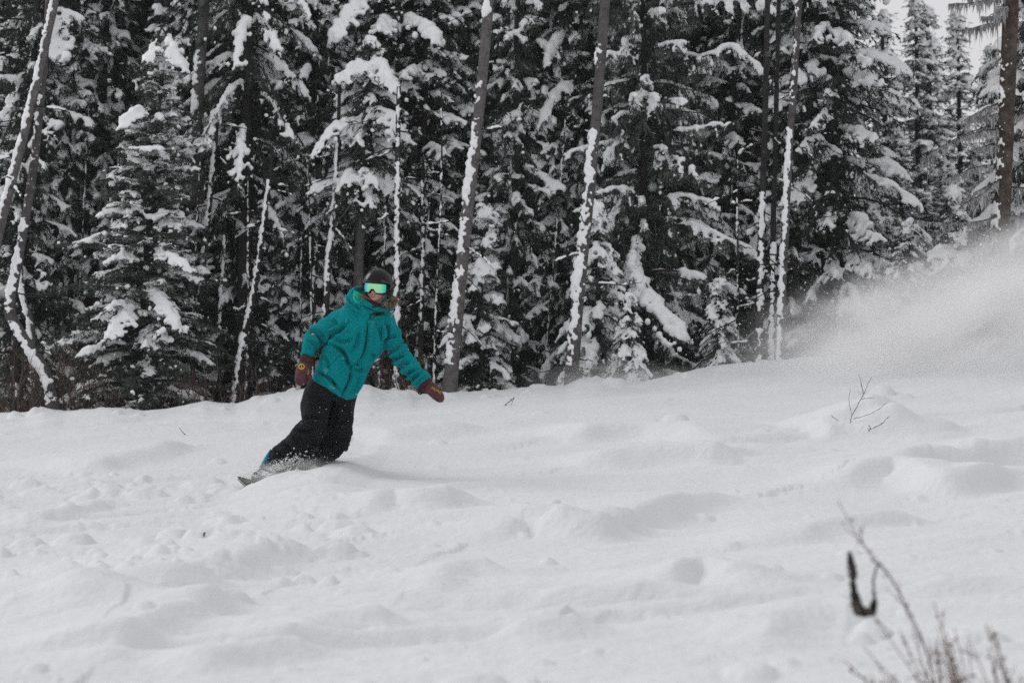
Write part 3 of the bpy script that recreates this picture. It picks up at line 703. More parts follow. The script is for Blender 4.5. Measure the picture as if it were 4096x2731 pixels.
bare_trunk('bare_tree', [(2288, yb(2288, 23.2)), (2300, 520), (2310, 300), (2322, 0), (2332, -330)], 23.2, .105, .085,
    'thick brown trunk at the right edge, hung with frosted lichen', barkm='bark_brown', snowp=[(600, 470, 200, .05, .5), (420, 130, 215, .035, .35)], seed=46, stubs=46, lichen=True, dead=(.3, 1.05))
bare_trunk('bare_tree', [(-22, 640), (0, 525), (40, 370), (85, 190), (130, -10), (185, -260)], 22.6, .055, .04,
    'leaning trunk with a thick snow stripe crossing the top left corner', snowp=[(640, 200, 215, .045, 1), (190, 90, 215, .04, 1), (80, -200, 215, .045, .8)], seed=47, stubs=12)
bare_trunk('crooked_tree', [(132, yb(132, 22.8) + 6), (105, 860), (62, 790), (22, 715), (34, 640), (52, 540), (72, 420), (90, 270), (104, 120), (120, -150)], 22.8, .075, .035,
    'pale trunk with a crooked bent foot in the lower left corner', snowp=[(930, 790, 250, .055, 1), (780, 500, 250, .042, .9), (490, 180, 235, .036, .55)], seed=48, stubs=10)
bare_trunk('bare_tree', [(85, yb(85, 23.5)), (72, 760), (55, 690), (48, 620), (58, 500)], 23.5, .05, .02,
    'short crooked snow-coated stem behind the crooked bent trunk', snowp=[(900, 560, 250, .036, 1)], seed=49, stubs=5)
bare_trunk('bare_tree', [(911, yb(911, 23.6)), (911, 760), (912, 560), (914, 330), (916, 200)], 23.6, .046, .026,
    'slim upright trunk coated white, rising right behind the snowboarder', barkm='bark_dark', snowp=[(905, 370, 265, .036, 1), (340, 60, 265, .03, .4)], seed=50, stubs=12)
bare_trunk('bare_tree', [(428, yb(428, 24.2)), (445, 800), (468, 600), (485, 430), (494, 340), (500, 280)], 24.2, .046, .02,
    'thin snowy trunk along the right flank of the full green fir', barkm='bark_dark', snowp=[(925, 330, 240, .034, .7)], seed=51, stubs=18)
bare_trunk('bare_tree', [(530, yb(530, 23.8)), (556, 800), (585, 660), (605, 520), (618, 420), (626, 340)], 23.8, .046, .02,
    'thin leaning trunk with snow clumps between the green fir and the snowboarder', barkm='bark_dark', snowp=[(925, 420, 235, .038, .8)], seed=52, stubs=18)
bare_trunk('bare_tree', [(503, yb(503, 24.6)), (506, 720), (512, 620), (516, 540), (518, 460)], 24.6, .026, .012,
    'very thin white-coated stem right of the full green fir', barkm='bark_dark', snowp=[(780, 545, 260, .036, 1)], seed=53, stubs=6)
bare_trunk('bare_tree', [(742, yb(742, 24.0)), (752, 640), (762, 540), (770, 430), (776, 330), (780, 200)], 24.0, .042, .02,
    'thin trunk with snow on its left, left of the snowboarder\'s shoulder', barkm='bark_dark', snowp=[(740, 330, 240, .038, .8)], seed=54, stubs=12)
bare_trunk('bare_tree', [(715, yb(715, 24.8)), (722, 640), (738, 480), (745, 380), (748, 300)], 24.8, .034, .016,
    'thin dark stem flecked with snow left of the snowboarder\'s arm', barkm='bark_dark', snowp=[(700, 350, 250, .035, .6)], seed=56, stubs=14)
bare_trunk('bare_tree', [(965, yb(965, 24.4)), (968, 700), (972, 560), (970, 440), (972, 360)], 24.4, .036, .016,
    'thin trunk with forked snow clumps right of the snowboarder', barkm='bark_dark', snowp=[(760, 420, 260, .036, .5)], seed=57, stubs=18, dead=(.2, .5))
bare_trunk('bare_tree', [(455, 470), (452, 300), (462, 120), (475, -100), (485, -300)], 24.6, .075, .06,
    'dark grey trunk rising behind the top of the full green fir', snowp=[(330, 120, 220, .05, .6)], seed=58, stubs=10)

# --- the dense wood behind: slim snow-flecked conifers, copies of four kinds ---------------------
def pole(seed, H, tr, nb, R, hang, sp, needm='needle', **kw):
    a = dict(shape=.25, rise=.0, droop=.55, curl=.1, lenj=(.35, 1.1), barkm='bark_dark', needm=needm, voxel=.027, twig=.24, dens=34, hang=hang, npt=7, nl=.055, tuft=.42,
             strip=dict(ang=235, rr=.05, gaps=.5, z0=.3), snow_fn=lambda r, t, L: dict(snow_p=sp, snow_r=r.choice([r.uniform(.028, .045), r.uniform(.04, .065)]), wide=r.uniform(.1, .7)))
    a.update(kw)
    return conifer(seed, H, tr, .1, R, nb, **a)
poles = [pole(61, 9.0, .055, 300, .62, 1.0, .66), pole(62, 8.6, .045, 290, .75, 1.3, .6), pole(63, 9.0, .055, 290, .8, .8, .68)]
def wood_label(x, Y):
    side = ('left of the full green fir' if x < 190 else 'behind the full green fir' if x < 470 else 'between the full green fir and the snowboarder' if x < 760 else
            'straight behind the snowboarder' if x < 1010 else 'between the two tall leaning trunks' if x < 1340 else 'behind the big weeping spruce' if x < 1730 else 'behind the three thin trunks')
    deep = 'fronting the dark wood' if Y < 28 else 'deep in the dark wood'
    return 'slim snowy conifer ' + deep + ', ' + side, 'tree', 'slim conifers ' + deep + ' ' + side
r = rs(99); spots = []
for Y0, Y1, n in ((25.0, 27.2, 50), (27.2, 30.5, 50), (30.5, 35, 46), (35, 41, 44)):
    for i in range(n):
        Y = r.uniform(Y0, Y1); xm = 2352 * (i + r.uniform(0, 1)) / n * .86 - 60
        spots.append((xm, Y))
spots += [(x, 25.1 + .5 * (i % 3)) for i, x in enumerate((30, 120, 470, 545, 585, 640, 700, 745, 865, 945, 1000, 1060, 1175, 1230))]
for i, (x, Y) in enumerate(spots):
    if Y < 26.4 and (1380 < x < 1620): Y += 1.5
    if x > 1880: continue
    p = foot(x, Y); k = r.randint(3); s = r.uniform(.95, 1.25) * (1 + max(0, Y - 30) * .02)
    place('slim_conifer', poles[k], p, r.uniform(0, 6.28), (s, s, s), (0, r.normal(.03, .025)), *wood_label(x, Y))

# very thin stems standing between them
for i in range(13):
    x = (150, 205, 440, 560, 620, 690, 730, 860, 940, 1000, 1150, 1240, 1690)[i] + r.uniform(-12, 12); Y = r.uniform(23.9, 25.6); top = r.uniform(180, 480); lx = r.normal(.04, .05); b0 = yb(x, Y)
    e = bare_trunk('thin_stem', [(x, b0), (x + lx * (b0 - top) * .35 + r.normal(0, 3), b0 * .65 + top * .35), (x + lx * (b0 - top) * .7 + r.normal(0, 3), b0 * .3 + top * .7), (x + lx * (b0 - top), top)], Y, r.uniform(.014, .024), .008,
        'very thin snow-flecked stem in the wood ' + ('left of the snowboarder' if x < 780 else 'right of the snowboarder'), barkm='bark_dark', snowp=[(b0 - 20, top + 40, r.uniform(220, 270), r.uniform(.017, .025), .6)], seed=500 + i, stubs=6, dead=(.15, .5))
    e['group'] = 'very thin stems ' + ('left' if x < 780 else 'right') + ' of the snowboarder'
# ------------------------------------------------------------------ the snowboarder
MP = RIDER_Y / FP                                             # metres for one photograph pixel at the rider
O = W(1180, 1900, RIDER_Y)
def Q(px, py, d=0.0): return W(px, py, RIDER_Y + d) - O
M['jacket'] = mat('teal_shell', (0.0, 0.205, 0.222), 0.85, noise=(7, (0.0, 0.24, 0.258), 0.35, 0.7), bump=(180, 0.25, 0.003), spec=0.06)
M['jacket_seam_and_shade'] = mat('teal_seam_and_shade', (0.002, 0.055, 0.06), 0.8, noise=(9, (0.003, 0.075, 0.08), 0.35, 0.7), spec=0.2)  # dark teal for the seams and for the painted shade in the hood
M['lining'] = mat('mint_lining', (0.03, 0.62, 0.40), 0.7, noise=(20, (0.02, 0.50, 0.33), 0.4, 0.6), spec=0.2)
M['pants'] = mat('black_shell', (0.0085, 0.0092, 0.0108), 0.85, noise=(8, (0.014, 0.015, 0.0165), 0.35, 0.7), bump=(160, 0.2, 0.003), spec=0.12)
M['pants_seam'] = mat('black_seam', (0.018, 0.019, 0.021), 0.8, noise=(9, (0.024, 0.025, 0.027), 0.35, 0.7), spec=0.2)
M['glove'] = mat('maroon_leather', (0.068, 0.020, 0.026), 0.6, noise=(28, (0.10, 0.033, 0.040), 0.4, 0.65), bump=(90, 0.3, 0.004), spec=0.3)
M['glove_cuff'] = mat('maroon_cuff', (0.045, 0.014, 0.018), 0.75, noise=(28, (0.06, 0.02, 0.025), 0.4, 0.65), spec=0.2)
M['yellow'] = mat('yellow_print', (0.62, 0.42, 0.03), 0.6, noise=(40, (0.55, 0.36, 0.03), 0.4, 0.6))
M['helmet'] = mat('black_helmet', (0.004, 0.004, 0.0045), 0.14, noise=(12, (0.005, 0.005, 0.0055), 0.4, 0.6), spec=0.22)
M['rubber'] = mat('black_rubber', (0.006, 0.006, 0.007), 0.7, noise=(14, (0.010, 0.010, 0.011), 0.4, 0.6))
M['red_print'] = mat('dull_red_print', (0.30, 0.13, 0.13), 0.6, noise=(40, (0.26, 0.11, 0.11), 0.4, 0.6))
M['skin'] = mat('skin', (0.62, 0.32, 0.26), 0.55, noise=(22, (0.66, 0.30, 0.25), 0.35, 0.65), spec=0.35)
M['lip'] = mat('lips', (0.34, 0.11, 0.10), 0.5, noise=(30, (0.30, 0.10, 0.09), 0.4, 0.6))
M['teeth'] = mat('teeth', (0.62, 0.58, 0.54), 0.4, noise=(30, (0.55, 0.52, 0.48), 0.4, 0.6))
M['hair'] = mat('brown_hair', (0.115, 0.078, 0.048), 0.6, noise=(40, (0.235, 0.170, 0.110), 0.35, 0.65), spec=0.3)
M['boot'] = mat('grey_boot', (0.055, 0.060, 0.068), 0.7, noise=(26, (0.30, 0.31, 0.33), 0.52, 0.72), spec=0.2)
M['boot_dark'] = mat('dark_boot', (0.018, 0.019, 0.021), 0.7, noise=(20, (0.05, 0.05, 0.055), 0.45, 0.7), spec=0.2)
M['tongue'] = mat('blue_tongue', (0.006, 0.19, 0.28), 0.6, noise=(20, (0.015, 0.24, 0.33), 0.4, 0.6))
M['board'] = mat('dark_board', (0.03, 0.032, 0.034), 0.35, noise=(9, (0.10, 0.105, 0.11), 0.45, 0.75), spec=0.5)
M['edge'] = mat('pale_edge', (0.45, 0.47, 0.42), 0.4, metal=.4, noise=(30, (0.38, 0.40, 0.36), 0.4, 0.6))
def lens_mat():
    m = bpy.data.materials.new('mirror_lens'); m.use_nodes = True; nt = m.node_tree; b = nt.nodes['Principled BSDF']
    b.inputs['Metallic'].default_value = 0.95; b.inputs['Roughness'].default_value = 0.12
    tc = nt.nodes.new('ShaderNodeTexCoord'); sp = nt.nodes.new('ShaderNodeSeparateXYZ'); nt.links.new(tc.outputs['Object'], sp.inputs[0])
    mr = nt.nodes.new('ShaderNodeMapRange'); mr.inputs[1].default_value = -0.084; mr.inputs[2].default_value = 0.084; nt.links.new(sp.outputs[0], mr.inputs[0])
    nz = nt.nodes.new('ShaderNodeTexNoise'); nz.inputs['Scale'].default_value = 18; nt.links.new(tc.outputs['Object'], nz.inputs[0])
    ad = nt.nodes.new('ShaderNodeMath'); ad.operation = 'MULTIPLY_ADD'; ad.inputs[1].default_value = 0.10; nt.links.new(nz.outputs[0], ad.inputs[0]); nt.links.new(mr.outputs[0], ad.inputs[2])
    cr = nt.nodes.new('ShaderNodeValToRGB'); nt.links.new(ad.outputs[0], cr.inputs[0])  # reflected colours of the coated lens, painted in as a fixed blue-to-green ramp
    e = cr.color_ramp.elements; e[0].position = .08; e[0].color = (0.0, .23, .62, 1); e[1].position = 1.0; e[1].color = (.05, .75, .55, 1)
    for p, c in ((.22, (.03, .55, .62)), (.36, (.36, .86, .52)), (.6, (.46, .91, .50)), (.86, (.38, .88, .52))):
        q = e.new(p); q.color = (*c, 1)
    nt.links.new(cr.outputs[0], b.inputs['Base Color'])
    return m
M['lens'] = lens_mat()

# head frame: x to the picture's right, -y towards what the face looks at, z up
HC = Q(1512, 1142, -.02)
HR = Matrix.Rotation(math.radians(6), 4, 'Y') @ Matrix.Rotation(math.radians(-15), 4, 'Z') @ Matrix.Rotation(math.radians(3), 4, 'X')
HM = Matrix.Translation(Vector(HC)) @ HR
HRn = np.array(HR.to_3x3())
def hp(p): return np.asarray(p, float) @ HRn.T + HC

def chain(rows, step=0.4):
    """rows of (px, py, d, radius m) -> closely spaced ball positions in person space"""
    rows = np.array([[*Q(a, b, c), r] for a, b, c, r in rows])
    n = max(8, int(np.linalg.norm(np.diff(rows[:, :3], axis=0), axis=1).sum() / (rows[:, 3].mean() * step)))
    q = resample(rows, n); return q[:, :3], q[:, 3]
def lo(rows, n=26, power=2.0, m=None):
    """rows of (px, py, d, half width px, half depth m) -> closed loft"""
    rows = np.array([[*Q(a, b, c), w * MP, dp] for a, b, c, w, dp in rows]); q = resample(rows, m or 5 * len(rows))
    return loft(q[:, :3], np.maximum(q[:, 3], .004), np.maximum(q[:, 4], .004), n, power)

L_ARM = [(1392, 1262, .02), (1330, 1300, -.02), (1262, 1346, -.05), (1238, 1388, -.09), (1228, 1432, -.12)]
R_ARM = [(1535, 1290, .02), (1570, 1362, .0), (1606, 1424, -.06), (1650, 1478, -.11), (1694, 1528, -.15)]
L_LEG = [(1300, 1545, .0), (1272, 1625, -.06), (1243, 1716, -.14), (1170, 1790, -.07), (1085, 1868, -.02)]
R_LEG = [(1378, 1575, .03), (1366, 1680, .05), (1340, 1785, .04), (1285, 1825, .13), (1235, 1855, .20)]

# --- body: one continuous surface under the clothes
bd = MB()
def add_chain(rows): c, r_ = chain(rows); bd.add(*blobs(c, r_, ICO2))
add_chain([(1333, 1555, .0, .11), (1372, 1470, .0, .11), (1412, 1390, .0, .12), (1450, 1300, .0, .11), (1478, 1250, .0, .08)])
add_chain([(1478, 1250, .0, .055), (1495, 1215, -.01, .05), (1508, 1170, .0, .055)])
for A in (L_ARM, R_ARM): add_chain([(*p, r_) for p, r_ in zip(A, (.05, .045, .04, .036, .028))])
for A in (L_LEG, R_LEG): add_chain([(*p, r_) for p, r_ in zip(A, (.085, .078, .06, .05, .042))])
add_chain([(1228, 1432, -.12, .026), (1216, 1475, -.13, .03), (1208, 1520, -.13, .018)])
add_chain([(1694, 1528, -.15, .026), (1728, 1562, -.17, .028), (1755, 1592, -.18, .016)])
for k in range(4):                                             # fingers of both hands, inside the mitts
    add_chain([(1222 - 9 * k, 1490, -.13, .0085), (1214 - 8 * k, 1530 - 2 * k, -.13, .007)])
    add_chain([(1745 - 5 * k, 1567 + 8 * k, -.17, .0085), (1763 - 4 * k, 1592 + 5 * k, -.18, .007)])
add_chain([(1228, 1475, -.14, .010), (1240, 1512, -.15, .008)]); add_chain([(1716, 1560, -.19, .010), (1742, 1582, -.20, .008)])
for P_ in ((L_LEG[-1], (1062, 1902, -.03)), (R_LEG[-1], (1250, 1872, .18))): add_chain([(*P_[0], .035), (*P_[1], .025)])
face = [((0, .012, -.005), (.074, .090, .105)), ((0, -.030, -.070), (.052, .050, .046)), ((0, -.056, -.100), (.024, .024, .020)), ((.030, -.060, -.056), (.028, .024, .028)), ((-.030, -.060, -.056), (.028, .024, .028)),
        ((0, -.086, -.044), (.0115, .016, .022)), ((0, -.098, -.054), (.0115, .013, .010)), ((.010, -.088, -.057), (.008, .009, .007)), ((-.010, -.088, -.057), (.008, .009, .007)),
        ((0, -.074, -.078), (.024, .016, .014)), ((.076, .01, -.02), (.012, .02, .032)), ((-.076, .01, -.02), (.012, .02, .032))]
for c, r_ in face:
    v = ICO3[0] * np.array(r_) + np.array(c); bd.add(hp(v), ICO3[1])
bv, bf = bd.arrays(); bv, bf, _ = remesh(bv, bf, .0085, 3)
person = obj('person', make_mesh('person_body', bv, bf, [M['skin']])); person.location = O
tag(person, 'snowboarder in teal jacket, black trousers, black helmet and mirrored goggles, leaning into a turn', 'person')
lips = MB()
for c, r_ in (((0, -.088, -.0745), (.020, .008, .0045)), ((0, -.086, -.0865), (.017, .008, .005))): lips.add(hp(ICO2[0] * np.array(r_) + np.array(c)), ICO2[1])
mouth = obj('mouth', lips.mesh('mouth', M['lip']), person)
v = hp(ICO2[0] * np.array((.014, .005, .0045)) + np.array((0, -.0885, -.0795))); obj('teeth', make_mesh('teeth', v, ICO2[1], [M['teeth']]), mouth)

def along(v, path):
    """nearest station along a limb path: arc length, distance, angle-ish"""
    P = resample(np.array([Q(*p) for p in path]), 30); d = np.linalg.norm(v[:, None] - P[None], axis=2); i = d.argmin(1)
    s = np.concatenate([[0], np.cumsum(np.linalg.norm(np.diff(P, axis=0), axis=1))]); return s[i], d[np.arange(len(v)), i], s[-1]

# --- jacket
jk = MB()
jk.add(*lo([(1332, 1556, .0, 95, .145), (1352, 1516, -.01, 100, .155), (1375, 1470, -.01, 102, .165), (1402, 1405, -.01, 104, .165), (1440, 1336, .0, 118, .16), (1462, 1284, .0, 112, .135), (1480, 1250, .0, 84, .11), (1492, 1228, .0, 60, .09)], 36, 2.3))
jk.add(*lo([(1486, 1246, -.01, 66, .10), (1493, 1230, -.015, 58, .098), (1500, 1214, -.02, 54, .098)], 30, 2.2))
def sleeve(A, w): return lo([(*p, a, b * MP * 1.02) for p, a, b in zip(A, w, w)], 24)
jk.add(*sleeve([(1420, 1262, .03)] + L_ARM, (40, 47, 46, 41, 36, 27)))
jk.add(*sleeve([(1510, 1270, .03)] + R_ARM, (40, 47, 43, 38, 35, 33)))
# hood lying on the shoulders
c, r_ = chain([(1560, 1228, .08, .040), (1525, 1196, .13, .045), (1470, 1172, .13, .050), (1424, 1172, .08, .046), (1404, 1196, .02, .040), (1408, 1222, -.05, .038), (1432, 1240, -.10, .032), (1460, 1250, -.125, .022)], .3)
jk.add(*blobs(c, r_, ICO2))
c, r_ = chain([(1440, 1205, .10, .07), (1490, 1215, .12, .08), (1530, 1225, .10, .06)], .3); jk.add(*blobs(c, r_, ICO2))
jv, jf = jk.arrays(); jv, jf, jn = remesh(jv, jf, .0068, 4)
dsp = .008 * pn(jv * 11) + .0045 * pn(jv * 24)
ax = unit(Q(1480, 1240) - Q(1333, 1553)); sdv = unit(np.cross(ax, np.array((0, 1.0, 0))))
al, ac = jv @ ax, jv @ sdv
dsp += .020 * pn(np.stack([ac * 11 + al * 5, al * 3.2, jv[:, 1] * 4], 1))
for A in (L_ARM, R_ARM):
    s_, d_, tot = along(jv, A); w_ = np.clip((.10 - d_) / .03, 0, 1) * np.clip(s_ / .12, 0, 1)
    ang = pn(jv * 7)
    dsp += w_ * (  .024 * pn(np.stack([s_ * 21 + ang * 1.5, jv[:, 1] * 6, jv[:, 0] * 5], 1)) +   .007 * np.sin(s_ * 80 + ang * 6) * np.exp(-((s_ - tot * .52) / .10) ** 2))
jv = jv + jn * dsp[:, None]
def creases(v, n_, lines, amp, w, near=1.0):
    """press folds into the side of a garment that faces the viewer, along pixel lines"""
    P = v + O; q = np.tan(np.arctan2(P[:, 2], P[:, 1]) - PITCH); py = 1365.5 - q * FP; px = 2048 + P[:, 0] / P[:, 1] * FP * np.cos(np.arctan(q)) / np.cos(np.arctan2(P[:, 2], P[:, 1])) * 1.0
    px = 2048 + FP * P[:, 0] / (P[:, 1] * math.cos(PITCH) + P[:, 2] * math.sin(PITCH))
    face_ = np.clip(-n_[:, 1] * 2.5, 0, 1); out = np.zeros(len(v))
    for pts, a in lines:
        L_ = resample(np.array([cpx(*p) for p in pts]), 24); d = np.hypot(px[:, None] - L_[None, :, 0], py[:, None] - L_[None, :, 1]); i = d.argmin(1); d = d.min(1)
        e = np.clip(np.minimum(i, 23 - i) / 5, .25, 1)
        out += face_ * e * a * amp * (-np.exp(-(d / w) ** 2) + .55 * np.exp(-((d - 2.4 * w) / (1.3 * w)) ** 2))
    return out
def cpx(x, y): return (900 + x / 1.568, 1000 + y / 1.568)       # pixels of my close-up crop
jv = jv + jn * creases(jv, jn, [([(770, 455), (720, 512), (660, 560), (620, 600)], 1.3), ([(735, 500), (690, 525), (650, 545)], .7), ([(640, 590), (735, 635), (768, 700), (790, 742)], 1.3),
    ([(893, 450), (886, 590), (852, 690), (788, 738)], .9), ([(790, 745), (780, 825), (738, 905)], .9), ([(795, 750), (840, 752), (885, 742)], .9), ([(515, 512), (575, 532), (604, 585)], 1.1), ([(548, 492), (600, 520), (628, 566)], .9),
    ([(500, 560), (540, 575), (585, 600)], .6), ([(1000, 566), (1050, 545), (1085, 535)], .8), ([(1030, 690), (1085, 680), (1135, 652)], 1.1), ([(1020, 650), (1070, 625), (1110, 590)], .8), ([(1075, 745), (1120, 725), (1165, 690)], 1.1), ([(1120, 800), (1165, 770), (1205, 745)], 1.0),
    ([(1150, 828), (1190, 800), (1225, 775)], .9), ([(905, 445), (930, 408), (1000, 400)], 1.4), ([(955, 470), (975, 520), (985, 590)], .7), ([(1010, 450), (1020, 520), (1000, 600)], .8), ([(745, 322), (800, 330), (862, 380)], 1.3), ([(570, 765), (650, 802), (722, 885)], .9),
    ([(600, 650), (640, 700), (650, 760)], .6), ([(680, 560), (740, 575), (800, 560)], .6), ([(840, 500), (830, 570), (800, 640)], .6), ([(920, 640), (940, 690), (900, 740)], .7), ([(850, 790), (830, 840), (800, 900)], .6), ([(660, 430), (700, 460), (720, 500)], .5)], .034, 6.2)[:, None]
jacket = obj('jacket', make_mesh('jacket', jv, jf, [M['jacket']]), person)
j_bvh = BVHTree.FromPolygons([tuple(x) for x in jv], [tuple(x) for x in jf.tolist()])

def cast(bvh, px, py):
    d = Vector(W(px, py, 1.0)).normalized(); h = bvh.ray_cast(Vector(-O), d)
    return (np.array(h[0]), np.array(d)) if h[0] else (None, np.array(d))
def ribbon(bvh, pts, w, off=.004, n=40):
    """a band of cloth lying on a garment along pixel points, w px wide"""
    P = resample(np.array(pts, float), n); T = np.gradient(P, axis=0); T /= np.linalg.norm(T, axis=1)[:, None] + 1e-9
    N = np.stack([-T[:, 1], T[:, 0]], 1); w = np.broadcast_to(np.asarray(w, float), (n,)) if np.isscalar(w) else np.interp(np.linspace(0, 1, n), np.linspace(0, 1, len(w)), w)
    rows = []; prev = None
    for i in range(n):
        row = []
        for k, o_ in ((-.5, -.003), (-.38, off), (.38, off), (.5, -.003)):
            x, y = P[i] + N[i] * w[i] * k; hpt, d = cast(bvh, x, y)
            if hpt is None: row = None; break
            row.append(hpt - d * o_)
        if row: rows.append(row)
    v = np.array(rows).reshape(-1, 3); m = len(rows)
    i = np.arange(m - 1)[:, None] * 4; j = np.arange(3)[None]
    f = np.stack([i + j, i + j + 1, i + 4 + j + 1, i + 4 + j], -1).reshape(-1, 4)
    return v, f
def band(name, bvh, pts, w, mt, parent, off=.004, n=40):
    v, f = ribbon(bvh, pts, w, off, n); return obj(name, make_mesh(name, v, f, [M[mt]]), parent)
band('zip_placket', j_bvh, [cpx(925, 420), cpx(915, 520), cpx(905, 610), cpx(872, 690), cpx(822, 738), cpx(806, 800), cpx(775, 870), cpx(764, 918)], (26, 30, 30, 34, 36, 30, 28, 26), 'jacket', jacket, .009)
band('placket_edge', j_bvh, [cpx(897, 450), cpx(888, 540), cpx(876, 625), cpx(842, 692), cpx(788, 738)], 3.2, 'jacket_seam_and_shade', jacket, .004)
band('placket_edge', j_bvh, [cpx(790, 765), cpx(778, 825), cpx(745, 880), cpx(735, 915)], 3.2, 'jacket_seam_and_shade', jacket, .006)
band('chest_zip', j_bvh, [cpx(985, 470), cpx(978, 560)], 4, 'jacket_seam_and_shade', jacket, .004, 16)
band('pocket_flap', j_bvh, [cpx(655, 600), cpx(720, 640), cpx(758, 690)], (16, 20, 14), 'jacket', jacket, .008, 20)
band('seam', j_bvh, [cpx(640, 590), cpx(700, 618), cpx(748, 668), cpx(765, 720)], 3, 'jacket_seam_and_shade', jacket, .003, 24)
band('seam', j_bvh, [cpx(640, 740), cpx(690, 690), cpx(720, 660)], 1.6, 'jacket_seam_and_shade', jacket, .002, 20)
band('hem_seam', j_bvh, [cpx(565, 760), cpx(640, 800), cpx(700, 860), cpx(730, 895)], 2.4, 'jacket_seam_and_shade', jacket, .002, 30)
band('chest_flap', j_bvh, [cpx(895, 455), cpx(930, 430), cpx(975, 420), cpx(1000, 410)], (20, 26, 22, 12), 'jacket', jacket, .008, 20)
band('collar_edge', j_bvh, [cpx(868, 350), cpx(900, 365), cpx(950, 385), cpx(1000, 390)], (5, 6, 6, 4), 'jacket_seam_and_shade', jacket, .004, 24)
band('hood_lining', j_bvh, [cpx(838, 262), cpx(830, 285), cpx(838, 310), cpx(850, 328)], (36, 40, 34, 14), 'lining', jacket, .006, 20)
band('hood_painted_shade', j_bvh, [cpx(835, 225), cpx(838, 240), cpx(840, 254)], (34, 40, 34), 'jacket_seam_and_shade', jacket, .006, 14)  # dark strip painting in the shade of the hood opening, no separate lining
for nm, A, e in (('sleeve_cuff', L_ARM, (50, 52)), ('sleeve_cuff', R_ARM, (62, 60))):
    a, b = np.array(A[-1][:2]), np.array(A[-2][:2]); t = (b - a) / np.linalg.norm(b - a); n_ = np.array((-t[1], t[0]))
    band(nm, j_bvh, [a + t * 13 - n_ * e[0] * .44, a + t * 16, a + t * 13 + n_ * e[0] * .44], 3, 'jacket_seam_and_shade', jacket, .002, 20)
for (x, y) in (cpx(853, 350), cpx(990, 403), cpx(965, 374)):
    hpt, d = cast(j_bvh, x, y)
    if hpt is not None: obj('snap_button', make_mesh('snap_button', ICO1[0] * .006 + hpt, ICO1[1], [M['rubber']]), jacket)

# --- trousers
tr_ = MB()
tr_.add(*lo([(1340, 1520, .0, 88, .13), (1335, 1556, .0, 94, .14), (1325, 1590, .0, 96, .14), (1318, 1620, -.01, 90, .12)], 32))
tr_.add(*lo([(1300, 1545, .0, 66, .12), (1266, 1610, -.05, 63, .125), (1261, 1668, -.09, 57, .12), (1242, 1724, -.14, 61, .12), (1187, 1784, -.09, 62, .115), (1128, 1832, -.04, 55, .11), (1100, 1858, -.02, 50, .10)], 28))
tr_.add(*lo([(1372, 1570, .04, 62, .12), (1367, 1630, .05, 53, .11), (1358, 1690, .05, 57, .11), (1344, 1745, .03, 62, .11), (1328, 1792, .03, 58, .11), (1328, 1815, .04, 36, .09)], 28))
tr_.add(*lo([(1345, 1782, .05, 36, .09), (1305, 1812, .10, 42, .10), (1262, 1836, .17, 44, .10), (1215, 1862, .22, 42, .09)], 24))
tv, tf = tr_.arrays(); tv, tf, tn = remesh(tv, tf, .0075, 4)
dsp = .009 * pn(tv * 11) + .004 * pn(tv * 25)
for A in (L_LEG, R_LEG):
    s_, d_, tot = along(tv, A); w_ = np.clip((.16 - d_) / .05, 0, 1)
    dsp += w_ * (.030 * pn(np.stack([s_ * 13 + 2 * pn(tv * 5), tv[:, 1] * 5, tv[:, 0] * 4], 1)) * np.clip(s_ / .3, .35, 1))
tv = tv + tn * dsp[:, None]
tv = tv + tn * creases(tv, tn, [([(485, 1065), (540, 1050), (610, 1060)], 1), ([(440, 1125), (500, 1140), (580, 1120)], 1.2), ([(400, 1150), (450, 1200), (470, 1260)], 1), ([(335, 1215), (400, 1240), (440, 1300)], 1.1), ([(300, 1260), (350, 1290), (390, 1340)], .9), ([(560, 1240), (500, 1280), (450, 1330)], 1), ([(700, 960), (690, 1050), (660, 1150)], 1), ([(800, 1060), (740, 1080), (680, 1130)], 1), ([(790, 1180), (720, 1200), (640, 1240)], 1.1), ([(690, 905), (670, 1000), (640, 1100), (600, 1180)], 1.5), ([(510, 900), (560, 930), (640, 935)], .8)], .02, 6)[:, None]
trousers = obj('trousers', make_mesh('trousers', tv, tf, [M['pants']]), person)
t_bvh = BVHTree.FromPolygons([tuple(x) for x in tv], [tuple(x) for x in tf.tolist()])
band('side_seam', t_bvh, [cpx(655, 905), cpx(650, 1000), cpx(640, 1090), cpx(610, 1170)], 2.2, 'pants_seam', trousers, .002)
band('thigh_pocket_flap', t_bvh, [cpx(490, 955), cpx(545, 962), cpx(600, 972)], 10, 'pants', trousers, .008, 20)
band('thigh_pocket_seam', t_bvh, [cpx(490, 958), cpx(545, 966), cpx(600, 976)], 1.6, 'pants_seam', trousers, .010, 20)
band('knee_seam', t_bvh, [cpx(415, 1140), cpx(470, 1165), cpx(520, 1215), cpx(560, 1240)], 2.2, 'pants_seam', trousers, .003)
band('waist_seam', t_bvh, [cpx(510, 872), cpx(570, 880), cpx(640, 885)], 1.8, 'pants_seam', trousers, .003, 20)
band('side_pocket_flap', t_bvh, [cpx(790, 960), cpx(796, 1000), cpx(794, 1040)], 8, 'pants_seam', trousers, .004, 16)

